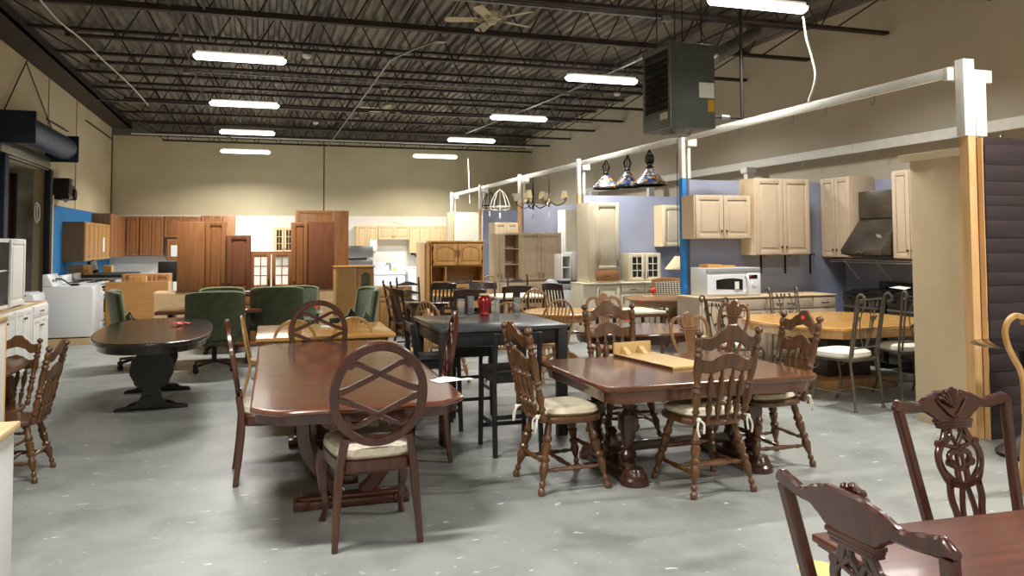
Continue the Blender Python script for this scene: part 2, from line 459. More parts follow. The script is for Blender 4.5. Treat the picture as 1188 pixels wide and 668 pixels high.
conduit([V((-3.3, 23.6, zc)), V((8.3, 23.6, zc))], .02, 'long pale conduit under the joist in front of the back wall', 'white_paint', boxes=[(-.8, 23.6, zc)])
q0 = P(741, 75, z=zc); q1 = P(560, 148, z=zc)
conduit([P(760, 60, z=zc), P(740, 70, z=zc), P(640, 115, z=zc), P(540, 155, z=zc)], .016, 'metal conduit slanting back behind the unit heater')

# ---------------------------------------------------------------- fluorescent lights
M['tube'] = mat('tube', (255, 255, 255), .5, emit=(255, 250, 242), es=9)
def make_light():
    r = thing('strip_light', '', 'ceiling light', (0, 0, 0))
    hx = .64
    MB().box(-hx, hx, -.06, .06, .03, .09).build('housing', M['white_paint'], r, .006)
    t = MB()
    secs = [[(x, (.11-.03*(k_ > 1))*math.cos(a)*s_, .03-.075*max(0, math.sin(a))*s_) for a in [PI*i/8 for i in range(9)]] for k_, (x, s_) in enumerate(((-hx-.02, .6), (-hx+.02, 1), (hx-.02, 1), (hx+.02, .6)))]
    secs = [[(x, .1*math.cos(PI*i/8)*s_, .03-.07*math.sin(PI*i/8)*s_) for i in range(9)] for x, s_ in ((-hx-.03, .55), (-hx+.01, 1), (hx-.01, 1), (hx+.03, .55))]
    t.loft(secs).build('diffuser', M['tube'], r)
    for s_ in (-1, 1):
        MB().cyl((s_*.5, 0, .09), (s_*.5, 0, .3), .004, 5).build('chain', M['steel'], r, 0, False)
    return r
KL = Kind(make_light)
zl = 4.47
LP = [(279, 69, zl, 'left row, nearest and largest'), (284, 122, zl, 'left row, second from the camera'), (287, 154.5, zl, 'left row, third from the camera, above the lowest one'),
      (285, 176.5, 4.25, 'left row, hung lowest by the back wall'), (880, 7, zl, 'right row, at the top edge above the heater'), (698, 93.5, zl, 'right row, beside the unit heater'),
      (602, 138, zl, 'right row, third from the camera'), (547, 163.5, zl, 'right row, fourth from the camera'), (505, 182, 4.25, 'right row, the last and lowest by the back wall')]
for px_, py_, z_, nm in LP:
    q = P(px_, py_, z=z_)
    ld = bpy.data.lights.new('strip_lamp', 'AREA'); ld.shape = 'RECTANGLE'; ld.size = 1.24; ld.size_y = .14; ld.energy = 230; ld.color = (1, .975, .93); ld.spread = math.radians(150)
    lo = bpy.data.objects.new('strip_lamp', ld); COL.objects.link(lo); lo.location = q-V((0, 0, .05))
    KL.put(q, .0, 'glowing white fluorescent strip light, '+nm, 'fluorescent strip lights under the roof')
# the same rows go on behind the camera: plain lamps there
for x_ in (-.3, 5.7):
    for y_ in (4.2, -.2, -4.6):
        if x_ > 5 and y_ > 4: y_ = 3.6
        ld = bpy.data.lights.new('room_lamp', 'AREA'); ld.shape = 'RECTANGLE'; ld.size = 1.28; ld.size_y = .2; ld.energy = 230; ld.color = (1, .975, .93); ld.spread = math.radians(150)
        lo = bpy.data.objects.new('room_lamp', ld); COL.objects.link(lo); lo.location = (x_, y_, 4.5)

# ---------------------------------------------------------------- ceiling fans
M['fan_white'] = mat('fan_white', (206, 196, 168), .5)
def make_fan():
    r = thing('ceiling_fan', '', 'ceiling fan', (0, 0, 0))
    MB().lathe((0, 0, 0), [(.0, .02), (.0, .09), (.03, .13), (.1, .15), (.15, .12), (.17, .05), (.17, .02)], 24).build('motor', M['fan_white'], r)
    MB().cyl((0, 0, .17), (0, 0, .42), .014, 8).build('downrod', M['fan_white'], r)
    MB().lathe((0, 0, 0), [(.34, .02), (.36, .055), (.43, .075), (.43, .01)], 16).build('canopy', M['fan_white'], r)
    MB().lathe((0, 0, 0), [(-.06, .015), (-.05, .05), (-.01, .07), (0, .04)], 16).build('switch_cup', M['fan_white'], r)
    for i in range(5):
        a = 2*PI*i/5+.35
        bl = MB(); bl.M = Matrix.Rotation(a, 4, 'Z') @ Matrix.Rotation(.2, 4, 'X')
        bl.prism([(.2, -.055), (.24, -.065), (.6, -.075), (.65, -.06), (.67, 0), (.65, .06), (.6, .075), (.24, .065), (.2, .055)], .012, .02)
        o = bl.build('blade', M['fan_white'], r)
        ir = MB(); ir.M = bl.M; ir.strip([(.1, 0, .02), (.16, 0, .01), (.26, 0, .008)], .05, .008, (0, 0, 1)); ir.build('blade_iron', M['brass'], o)
    return r
KF = Kind(make_fan)
KF.put(P(571, 24, z=4.78), 0, 'cream five-blade ceiling fan nearest the camera at the top centre', 'cream ceiling fans')
KF.put(P(449, 128, z=4.78), .5, 'smaller looking cream ceiling fan further back between the two rows of lights', 'cream ceiling fans')
for px_, py_, nm in ((356, 66, 'right of the nearest left light'), (366, 143, 'near the back wall joists'), (716, 110, 'beside the right light row')):
    q = P(px_, py_, z=ZB-.05)
    t = thing('smoke_detector', 'small white ceiling detector, '+nm, 'detector', q)
    MB().lathe((0, 0, 0), [(-.03, .02), (-.02, .05), (.0, .07), (.03, .07)], 16).build('cover', M['white_paint'], t)
    MB().box(-.06, .06, -.06, .06, .03, .05).build('mounting_plate', M['galv'], t)

# ---------------------------------------------------------------- unit heater
M['heater'] = mat('heater', (96, 102, 98), .5, .25, 0, (86, 92, 88), (2, 2, 2))
M['heater_front'] = mat('heater_front', (128, 132, 128), .4, .5)
hy = 7.35
h0 = P(780, 147, y=hy); h1 = P(829, 52, y=hy)
hw, hd, hh = h1.x-h0.x, .56, h1.z-h0.z
r = thing('unit_heater', 'grey box-shaped gas unit heater with louvres hung from the roof', 'heater', (h0.x, hy, h0.z), math.radians(0))
o = MB().box(0, hw, 0, .62, 0, hh).build('casing', M['heater'], r, .012)
fr = MB(); fr.box(-.02, 0, 0, .62, 0, .2); fr.box(-.02, 0, 0, .05, .2, hh); fr.box(-.02, 0, .57, .62, .2, hh); fr.box(-.02, 0, .05, .57, hh-.06, hh)
fr.build('front_frame', M['heater_front'], r, .006)
box_ob('grille_back', M['black'], r, -.004, -.001, .05, .57, .2, hh-.06)
for i in range(8):
    lv = MB(); z = .24+i*(hh-.34)/8
    lv.add([(-.05, .05, z), (-.05, .57, z), (-.045, .57, z), (-.045, .05, z), (-.005, .05, z+.05), (-.005, .57, z+.05), (0, .57, z+.05), (0, .05, z+.05)],
           [(0, 1, 2, 3), (4, 7, 6, 5), (0, 4, 5, 1), (3, 2, 6, 7), (0, 3, 7, 4), (1, 5, 6, 2)])
    lv.build('louvre', M['galv'], r)
box_ob('data_plate', M['paper'], r, hw*.62, hw*.97, -.004, 0, hh*.36, hh*.54)
box_ob('warning_sticker', M['orange_paper'], r, hw*.82, hw*.97, -.004, 0, hh*.2, hh*.34)
box_ob('maker_plate', M['paper'], r, -.024, -.02, .06, .22, .1, .17)
MB().lathe((hw*.4, .3, -.05), [(0, .16), (.05, .2)], 24).build('bottom_vent', M['galv'], r)
for x_, y_ in ((.1, .1), (hw-.1, .1), (.1, .5), (hw-.1, .5)):
    MB().cyl((x_, y_, hh), (x_, y_, ZB-h0.z+.04), .006, 5).build('hanger_rod', M['dark_iron'], r)
MB().tube([(hw, .55, .5), (hw+.05, .55, .5), (hw+.07, .5, .4), (hw+.06, .5, .15), (hw, .5, .1)], .008, 5).build('power_whip', M['black'], r)
# flue duct
d0 = P(826, 68, y=9.2); d1 = P(876, 38, y=10.6)
r = thing('flue_duct', 'round galvanised flue duct rising behind the unit heater', 'duct', (0, 0, 0))
MB().tube([(d0.x-.15, 9.24, d0.z-.1), d0, d0.lerp(d1, .5), d1, (d1.x+.1, 10.9, d1.z+.25), (d1.x+.1, 10.95, ZD-.16)], .1, 16).build('pipe', M['galv'], r)
for t_ in (.2, .45, .7, .95):
    c = d0.lerp(d1, t_); dr = (d1-d0).normalized()*.012
    MB().cyl(c-dr, c+dr, .107, 16).build('seam_ring', M['steel'], r)
# gas pipe
g0, g1 = P(861, 60, y=9.0), P(861, 137, y=9.0)
r = thing('gas_pipe', 'thin black gas pipe dropping beside the unit heater', 'pipe', (0, 0, 0))
MB().tube([(g1.x, 9.0, ZB+.1), (g1.x, 9.0, g1.z), (g1.x, 9.0, g1.z-.06)], .022, 8).build('drop_pipe', M['dark_iron'], r)
MB().tube([(g1.x, 9.0, g1.z), (P(829, 137, y=9.0).x, 9.0, g1.z)], .018, 8).build('branch_pipe', M['dark_iron'], r)
c = P(841, 137, y=9.0); MB().cyl((c.x-.06, 9.0, g1.z), (c.x+.06, 9.0, g1.z), .035, 8).build('valve', M['galv'], r)
# joist-end bracket bars on the right wall
# white cable from the top light to the partition beam
p0 = P(932, 20, y=7.9); p1 = P(938, 118, x=5.72)
mid = [P(936, 45, y=7.6), P(943, 70, y=7.4), P(946, 92, y=7.2)]
tag(MB().tube(lerp_pts([p0]+mid+[p1], 5), .012, 6).build('power_cable', M['cord'], None), 'white cable hanging from the top right light down to the white beam', 'cable')
pts = [P(a_, b_, z=4.62) for a_, b_ in ((42, -6), (68, 24), (95, 46), (122, 72), (142, 90), (158, 106), (172, 122))]
tag(MB().tube(lerp_pts(pts, 6), .012, 5).build('hanging_wire', M['cord'], None), 'loose white wire sagging across the joists at the upper left', 'wire')

# ---------------------------------------------------------------- roll-up door
M['door_steel'] = mat('door_steel', (52, 70, 96), .45, .4, 0, (72, 90, 116), (3, 3, 3))
M['door_blue'] = mat('door_blue', (28, 42, 66), .5, .3)
M['dock_red'] = mat('dock_red', (70, 30, 34), .6)
r = thing('roll_up_door', 'blue steel roll-up door coiled above the opening in the left wall', 'roll-up door', (XL+.38, 14.9, 3.62))
pr = [(-.0, .22)]
dr = MB(); dr.tube([(0, .1, 0), (0, 3.3, 0)], .23, 22); dr.build('door_coil', M['door_steel'], r)
for y_ in (0, 3.3): box_ob('end_bracket', M['door_blue'], r, -.36, .25, y_, y_+.06, -.28, .26, .01)
cv = MB(); cv.cyl((.0, -.02, 0), (0, .0, 0), .2, 20)
for i in range(8): cv.ball((.15*math.cos(i*PI/4), -.02, .15*math.sin(i*PI/4)), .02, 6, 4)
cv.build('hub_plate', M['door_blue'], r)
MB().box(-.33, -.25, .06, 3.3, -.42, -.2).build('bottom_bar', M['steel'], r, .004)
r = thing('door_frame', 'dark steel door frame lining the loading opening in the left wall', 'door frame', (XL, OY0, 0))
box_ob('jamb', M['black'], r, -.02, .1, OY1-OY0-.16, OY1-OY0+.02, 0, OZ, .006)
box_ob('jamb', M['door_blue'], r, -.02, .12, 1.2, 1.42, 0, OZ+.1, .006)
box_ob('header', M['steel'], r, -.02, .06, 0, OY1-OY0, OZ-.03, OZ+.1, .006)
r = thing('dock_door', 'dark red dock door standing inside the loading opening', 'door', (XL-.68, OY0+.5, 0))
MB().box(0, .08, 0, 3.95, 0, 3.1).build('panel', M['dock_red'], r)
for k_ in range(6):
    box_ob('stud', M['enamel_grey'], r, .08, .1, .9+k_*.5, .93+k_*.5, 2.3, 2.33)
b = MB(); b.strip([(.12, 1.6, 2.1), (.12, 3.2, 3.0)], .06, .03, (1, 0, 0)); b.strip([(.12, 1.6, 2.9), (.12, 2.9, 2.6)], .06, .03, (1, 0, 0)); b.build('diagonal_brace', M['enamel_grey'], r)
box_ob('track', M['black'], r, .08, .16, 3.8, 3.95, 0, 3.1)
# motor operator on the wall
q = P(60, 225, x=XL+.1)
r = thing('door_operator', 'grey door motor unit with chain wheel beside the loading opening', 'door operator', (XL+.02, 18.95, 2.62))
box_ob('housing', M['dark_iron'], r, .0, .3, 0, .62, 0, .45, .015)
box_ob('switch_box', M['enamel_grey'], r, .3, .34, .1, .35, .3, .42, .006)
MB().cyl((.16, .1, .0), (.3, .1, .12), .1, 14).build('motor', M['steel'], r)
MB().cyl((.3, .5, .12), (.34, .5, .12), .12, 18).build('chain_wheel', M['black'], r)
r = thing('cable_coil', 'loop of thin cable hanging in the loading opening', 'cable', (XL-.1, 18.2, 2.3))
MB().tube([(0, .17*math.cos(a_), .2*math.sin(a_)) for a_ in [i*PI/9 for i in range(18)]], .01, 5, True).build('loop', M['cord'], r)
MB().tube([(.02, .12*math.cos(a_)+.03, .17*math.sin(a_)) for a_ in [i*PI/9 for i in range(18)]], .01, 5, True).build('loop', M['cord'], r)
# chains on the left wall
for nm, pts in (('slanting up from the blue door bracket', ((0, 138), (31, 71))), ('slanting down to the far coil end', ((31, 74), (64, 160)))):
    q = [P(a_, b_, x=XL+.05) for a_, b_ in pts]
    tag(MB().tube(q, .012, 5).build('wall_chain', M['dark_iron'], None), 'thin dark chain on the left wall '+nm, 'chain')
for nm, (a_, b_) in (('near the back corner', ((100, 140), (132, 141))), ('beside the wall joint', ((54, 138), (79, 139)))):
    q = [P(a_[0], a_[1], x=XL+.02), P(b_[0], b_[1], x=XL+.02)]
    q[1].z = q[0].z
    tag(MB().tube(q, .018, 6).build('wall_pipe', M['dark_iron'], None), 'short rusty pipe fixed high on the left wall '+nm, 'pipe')
r = thing('angle_post', 'cream perforated steel angle standing between the loading door and the blue wall', 'post', (XL, 18.85, 0))
o = MB().box(0, .04, 0, .1, 0, 2.7).build('post', M['wall_y'], r)
o = MB()
for i in range(30): o.box(.04, .043, .04, .06, .95+i*.057, .97+i*.057)
o.build('hole_row', M['black'], r, 0, False)
# ---------------------------------------------------------------- cabinet kit (front faces local -Y)
def door_mesh(x0, x1, z0, z1, kind, y=0):
    """door leaf between y-.02 and y"""
    b = MB(); f = min(.06, (x1-x0)*.22, (z1-z0)*.3); g = .0015
    x0 += g; x1 -= g; z0 += g; z1 -= g
    if kind in ('flat',):
        b.box(x0, x1, y-.02, y, z0, z1); return b, .002
    if kind == 'bead':
        b.box(x0, x1, y-.012, y, z0, z1); b.box(x0, x0+f, y-.02, y-.012, z0, z1); b.box(x1-f, x1, y-.02, y-.012, z0, z1)
        b.box(x0+f, x1-f, y-.02, y-.012, z0, z0+f); b.box(x0+f, x1-f, y-.02, y-.012, z1-f, z1)
        n = max(2, int((x1-x0-2*f)/.05))
        for i in range(n):
            a = x0+f+(x1-x0-2*f)*i/n; b.box(a+.004, a+(x1-x0-2*f)/n-.004, y-.0165, y-.012, z0+f, z1-f)
        return b, .001
    b.box(x0, x0+f, y-.022, y, z0, z1); b.box(x1-f, x1, y-.022, y, z0, z1); b.box(x0+f, x1-f, y-.022, y, z0, z0+f)
    ww = x1-x0-2*f
    if kind in ('arch', 'archglass'):
        rise = min(.07, ww*.28)
        top = lambda x: z1-f-rise*((x-(x0+x1)/2)/(ww/2))**2
        b.slab(xr(x0+f, x1-f, 10), top, lambda x: z1, lambda x, z: y-.011, .022)
    else:
        top = lambda x: z1-f
        b.box(x0+f, x1-f, y-.022, y, z1-f, z1)
    if kind in ('raised', 'arch'):
        b.box(x0+f, x1-f, y-.010, y-.002, z0+f, z1-f)
        s = min(.03, ww*.12)
        b.slab(xr(x0+f+s, x1-f-s, 10), lambda x: z0+f+s, lambda x: top(x)-s, lambda x, z: y-.014, .010)
    elif kind == 'shaker':
        b.box(x0+f, x1-f, y-.012, y-.004, z0+f, z1-f)
    elif kind == 'glass':
        nx, nz = 2, (3 if (z1-z0) > 1.1*(x1-x0) else 2)
        for i in range(1, nx): xx = x0+f+ww*i/nx; b.box(xx-.008, xx+.008, y-.02, y-.004, z0+f, z1-f)
        for i in range(1, nz): zz = z0+f+(z1-z0-2*f)*i/nz; b.box(x0+f, x1-f, y-.02, y-.004, zz-.008, zz+.008)
    return b, .003

def add_front(parent, kind, x0, x1, z0, z1, m, hm='bronze', hp='r', knob=True, y=0, glassm='glass'):
    b, bv = door_mesh(x0, x1, z0, z1, kind, y)
    isd = (kind == 'drawer') or (hp == 'c')
    o = b.build('drawer' if isd else 'door', m, parent, bv)
    if kind in ('glass', 'archglass'):
        f = min(.06, (x1-x0)*.22, (z1-z0)*.3)
        box_ob('pane', M[glassm], o, x0+f, x1-f, y-.012, y-.009, z0+f, z1-f)
    if hp and hm:
        if hp == 'c': hx, hz = (x0+x1)/2, (z0+z1)/2
        else:
            hx = x1-.035 if 'r' in hp else x0+.035
            hz = z1-.10 if 't' in hp else z0+.10
        k = MB()
        if hp == 'c' or not knob:
            if hp == 'c': k.tube([(hx-.05, y-.02, hz), (hx-.045, y-.045, hz-.005), (hx+.045, y-.045, hz-.005), (hx+.05, y-.02, hz)], .006, 6)
            else: k.tube([(hx, y-.02, hz-.05), (hx, y-.045, hz-.045), (hx, y-.045, hz+.045), (hx, y-.02, hz+.05)], .006, 6)
            k.build('handle', M[hm], o)
        else:
            k.tube([(hx, y-.018, hz), (hx, y-.03, hz), (hx, y-.034, hz), (hx, y-.044, hz)], [.006, .006, .016, .012], 10)
            k.build('knob', M[hm], o)
    return o

def cab(name, label, cat, loc, rz, w, d, h, m, fronts=(), group=None, hm='bronze', knob=True, toe=0, side=None, open_=None, top=None, glassm='glass', back=True):
    """fronts: (kind, x0, x1, z0, z1, hp) as fractions of the face"""
    r = thing(name, label, cat, loc, rz, group)
    m = M[m] if isinstance(m, str) else m
    b = MB(); t = .018
    if open_ or any(f[0] in ('glass', 'archglass') for f in fronts):
        b.box(0, t, 0, d, toe, h); b.box(w-t, w, 0, d, toe, h); b.box(t, w-t, 0, d, toe, toe+t); b.box(t, w-t, 0, d, h-t, h)
        if back: b.box(t, w-t, d-.008, d, toe+t, h-t)
        b.box(t, w-t, 0, .02, toe+t, toe+.04); b.box(t, w-t, 0, .02, h-.045, h-t)
        for zz in (open_ or (h/3, 2*h/3)): b.box(t, w-t, .02, d-.01, zz-.009, zz+.009)
    else:
        b.box(0, w, 0, d, toe, h)
    if toe: b.box(.0, w, .06, d, 0, toe)
    b.build('carcass', [m], r, .002)
    if side: box_ob('end_panel', M[side], r, -.004, 0, .004, d, toe, h)
    for f in fronts:
        k, x0, x1, z0, z1, hp = f[:6]
        zz0 = toe+(h-toe)*z0; zz1 = toe+(h-toe)*z1
        kk = 'raised' if k == 'drawer' and (zz1-zz0) > .2 else ('flat' if k == 'drawer' else k)
        add_front(r, kk, w*x0, w*x1, zz0, zz1, M[f[6]] if len(f) > 6 else m, hm, hp, knob, glassm=glassm)
    if top:
        tm, tt = top; box_ob('countertop', M[tm], r, -.01, w+.01, -.03, d, h, h+tt, .003)
    return r

D2 = lambda k='raised': [(k, .01, .495, .01, .99, 'r'), (k, .505, .99, .01, .99, 'l')]
def doors(n, k='raised', hp=True, z0=.01, z1=.99, top=False):
    out = []
    for i in range(n):
        s = ('r' if i % 2 == 0 else 'l')+('t' if top else '')
        out.append((k, (i+.03)/n, (i+.97)/n, z0, z1, s if hp else None))
    return out

# ---------------------------------------------------------------- display partition at the right
PX = 5.72
PY = [5.25, 9.9, 13.7, 17.2, 20.6, 23.9]
ZL, ZTOP = 2.55, 3.17
# bay walls
M['pale_panel'] = mat('pale_panel', (194, 189, 170), .7)
for i, y_ in enumerate(PY[1:]):
    b = MB(); b.box(PX+.06, 8.42, y_-.05, y_+.05, 0, 2.53)
    tag(b.build('wall_bay', M['panel_blue' if i < 4 else 'pale_panel'], None, .003), kind='structure')
b = MB(); b.box(8.42, 8.5, 6.0, 23.95, 0, 2.53)
tag(b.build('wall_side', M['panel_blue'], None, .003), kind='structure')
# plank-clad end wall near the camera
M['dark_plank'] = wood('dark_plank', (40, 28, 30), (54, 40, 41), 'X', .8, 0)
r = thing('plank_wall', 'end wall clad in dark rough planks at the right edge', 'plank wall', (0, 0, 0))
zz = 0; hs = [.14, .13, .16, .13, .15, .12, .16, .14, .15, .11, .16, .13, .15, .12, .09, .12, .14, .17]
for k_, h_ in enumerate(hs):
    if zz+h_ > 2.56: h_ = 2.56-zz
    if h_ < .02: break
    xo = random.uniform(-.012, .012); bd = MB()
    cuts = [5.835+abs(xo)*.5, 5.9+random.uniform(.5, 1.2), 6.9+random.uniform(.2, .8), 8.4]
    for a_, b_ in zip(cuts, cuts[1:]): bd.box(a_+.001, b_-.001, 5.14-random.uniform(0, .008), 5.165, zz+.0008, zz+h_-.0008)
    bd.build('plank', M['dark_plank'], r, .0012); zz += h_
box_ob('backing_board', M['dark_plank'], r, 5.845, 8.42, 5.167, 5.2, 0, 2.535)
box_ob('edge_strip', M['raw_wood'], r, 5.83, 5.843, 5.15, 5.2, 0, 2.53)
# posts
post_n = ['at the near end beside the dark planks', 'with blue tape, beside the microwave', 'beside the tall cream cabinet', 'between the third and fourth display bays', 'behind the open taupe shelves', 'at the far end by the back wall']
for i, y_ in enumerate(PY):
    r = thing('partition_post', ('raw timber post with white top ' if i != 1 else 'white topped post ')+post_n[i], 'post', (PX, y_, 0))
    box_ob('lower_post', M['blue_tape'] if i == 1 else M['raw_wood'], r, -.05 if i else .02, .01 if i else .10, -.05, .04, 0, ZL)
    box_ob('upper_post', M['white_paint'], r, -.05 if i else -.01, .01 if i else .11, -.05, .04, ZL, ZTOP+.04, .004)
    if i == 0:
        box_ob('upper_post', M['white_paint'], r, .12, .24, -.045, .05, ZL, ZTOP-.1, .004)
        box_ob('cross_arm', M['white_paint'], r, -.08, .42, .05, .1, ZTOP-.13, ZTOP-.02, .004)
    else:
        box_ob('block', M['white_paint'], r, .05, .2, -.04, .05, ZTOP-.16, ZTOP-.06, .004)
        box_ob('inner_post', M['white_paint'], r, .07, .12, .0, .05, ZL, ZTOP-.16, .004)
for i, (a, b_) in enumerate(zip(PY, PY[1:])):
    o = MB().box(PX+.0, PX+.045, a+.05, b_-.06, ZTOP-.09, ZTOP).build('top_beam', M['white_paint'], None, .004)
    tag(o, 'white painted beam along the top of the partition, '+['nearest bay with the cable on it', 'bay with the stained glass lamps', 'bay with the shaded chandelier', 'bay with the lantern frames', 'farthest bay'][i], 'beam', 'white beams on the partition posts')
for i, (a, b_) in enumerate(((4.6, 9.85), (9.86, 13.65), (13.66, 17.15), (17.16, 20.5))):
    o = MB().box(8.6, 8.66, a, b_, 2.99, 3.13).build('rear_beam', M['white_paint'], None, .004)
    tag(o, 'white beam along the right wall above the display bays, '+['behind the near bay', 'behind the stained glass lamps', 'behind the shaded chandelier', 'behind the lantern frames'][i], 'beam', 'white beams along the right wall')
for i, y_ in enumerate((12.4, 16.2, 19.4)):
    q = MB().box(8.44, 8.58, y_-.06, y_+.06, 2.54, 3.0); q.box(8.4, 8.6, y_-.1, y_+.1, 2.9, 3.0)
    tag(q.build('beam_bracket', M['white_paint'], None, .004), 'white stub post under the rear beam, '+['behind the lamps', 'third bay', 'fourth bay', 'above the tall cabinet pair'][i], 'post')
# hooks
hk = [(1013, 124, PX, 'near the middle of the near beam'), (957, 127, PX, 'left of the middle of the near beam'), (919, 134, PX, 'under the near beam left of the cable'), (855, 152, PX, 'at the far left of the near beam'),
      (933, 190, 8.6, 'above the tall cabinet pair'), (972, 183, 8.6, 'above the range hood cabinets'), (1022, 176, 8.6, 'above the range hood'), (1163, 152, 8.6, 'above the dark planks')]
for px_, py_, x_, nm in hk:
    q = P(px_, py_, x=x_)
    zt = (ZTOP-.09 if x_ == PX else 3.0)
    pts = [(q.x+.02, q.y, zt), (q.x+.02, q.y, zt-.05)]+[(q.x+.02, q.y+.025-.025*math.cos(a_), zt-.06-.025*math.sin(a_)) for a_ in [PI*k_/6 for k_ in range(7)]]
    tag(MB().tube(pts, .006, 5).build('ceiling_hook', M['steel'], None), 'small metal hook '+nm, 'hook', 'hooks on the white beams')

# ---------------------------------------------------------------- bay A (near): linen cabinets, microwave, ranges, hood
yA = PY[1]-.05
G1 = 'linen cabinets in the near display bay'
def HY(px, py, y): return P(px, py, y=y)
a, b_ = HY(806, 277, yA-.33), HY(876, 227, yA-.33)
cab('wall_cabinet', 'wide short linen wall cabinet with two doors above the microwave', 'cabinet', (a.x, yA-.33, a.z), 0, b_.x-a.x-.08, .33, b_.z-a.z, 'linen', D2(), G1, side='peach')
a, b_ = HY(879, 296, yA-.36), HY(938, 208, yA-.36)
cab('wall_cabinet', 'tall linen wall cabinet with two long doors right of the short one', 'cabinet', (a.x-.03, yA-.36, a.z), 0, b_.x-a.x+.03, .36, b_.z-a.z, 'linen', D2(), G1, side='peach')
# base run
x0 = HY(812, 358, 9.25).x; xa_ = HY(836, 360, 9.25).x; xb_ = HY(889, 360, 9.25).x; xc_ = HY(943, 360, 9.25).x; x1 = 7.72; zc_ = .93
lay = [(x0, xa_, 'linen base cabinet with one narrow door beside the blue post', [('raised', .08, .98, .03, .97, 'lt')]),
       (xa_, xb_, 'linen base cabinet with one drawer and two doors under the microwave', [('drawer', .01, .99, .80, .98, 'c'), ('raised', .01, .495, .03, .78, 'rt'), ('raised', .505, .99, .03, .78, 'lt')]),
       (xb_, xc_, 'linen base cabinet behind the octagonal table', [('drawer', .01, .99, .80, .98, 'c'), ('raised', .01, .495, .03, .78, 'rt'), ('raised', .505, .99, .03, .78, 'lt')]),
       (xc_, x1, 'linen drawer base at the corner of the near display bay', [('drawer', .01, .99, .80, .98, 'c'), ('drawer', .01, .99, .55, .78, 'c'), ('drawer', .01, .99, .03, .53, 'c')])]
for a_, c_, lb, fr in lay:
    cab('base_cabinet', lb, 'cabinet', (a_, 9.25, 0), 0, c_-a_-.006, .58, zc_-.03, 'linen', fr, G1, toe=.1, side='linen', top=('peach', .02))
# backsplash brackets
for px_ in (883, 911, 940):
    q = HY(px_, 297, yA-.01); q2 = HY(px_, 317, yA-.01)
    t = thing('shelf_bracket', 'dark shelf bracket hanging below the tall linen cabinet, %s' % {883: 'left one', 911: 'middle one', 940: 'right one'}[px_], 'bracket', (q.x, yA, q.z), 0, 'dark brackets below the tall cabinet')
    box_ob('wall_plate', M['dark_iron'], t, -.012, .012, -.012, -.001, q2.z-q.z, .04)
    MB().tube([(0, -.012, .02), (0, -.1, .03), (0, -.11, .0)], .008, 5).build('arm', M['dark_iron'], t)
# microwave
a = P(820, 341, y=9.3); b_ = P(880, 309, y=9.3); mw, mh = b_.x-a.x, .385
r = thing('microwave', 'white over-the-range microwave standing on the linen base cabinets', 'microwave', (a.x-.01, 9.27, .92), 0)
MB().box(0, mw+.02, .02, .42, 0, mh).build('body', M['enamel'], r, .006)
MB().slab(xr(.0, mw*.76, 12), lambda x: .03, lambda x: mh-.09, lambda x, z: .008-.014*math.sin(PI*x/(mw*.76)), .02).build('door', M['enamel'], r)
MB().slab(xr(.13, mw*.66, 10), lambda x: .1+.008*math.cos(x*6), lambda x: mh-.16+.02*math.sin(PI*(x-.13)/(mw*.53)), lambda x, z: -.016, .004).build('window', M['blackgloss'], r)
MB().tube(lerp_pts([(mw*.72, -.01, .05), (mw*.74, -.045, .12), (mw*.74, -.045, .22), (mw*.72, -.01, .29)], 5), .012, 8).build('handle', M['enamel'], r)
box_ob('vent_grille', M['enamel_grey'], r, .0, mw+.02, .0, .02, mh-.06, mh-.005, .003)
box_ob('control_panel', M['enamel'], r, mw*.77, mw+.018, .002, .02, .02, mh-.07, .003)
box_ob('display', M['blackgloss'], r, mw*.8, mw*.96, -.002, .002, mh-.15, mh-.1)
box_ob('price_sticker', M['red_sticker'], r, mw*.81, mw*.85, -.004, -.002, mh-.12, mh-.1)
box_ob('tag', M['paper'], r, mw*.5, mw*.58, -.03, -.028, .1, .2)
MB().cyl((mw*.88, .004, .16), (mw*.88, -.012, .16), .03, 14).build('dial', M['enamel'], r)
box_ob('badge', M['enamel_grey'], r, .04, .09, -.004, -.001, .045, .055)
b = MB(); b.M = Matrix.Translation((a.x+.05, 9.3, .922+mh)) @ Matrix.Rotation(.08, 4, 'Z')
b.box(-.03, .42, .0, .2, 0, .03); b.box(-.03, .2, .0, .2, .03, .045)
tag(b.build('wood_board', M['honey_top'], None, .002), 'light wooden boards lying on top of the white microwave', 'board')
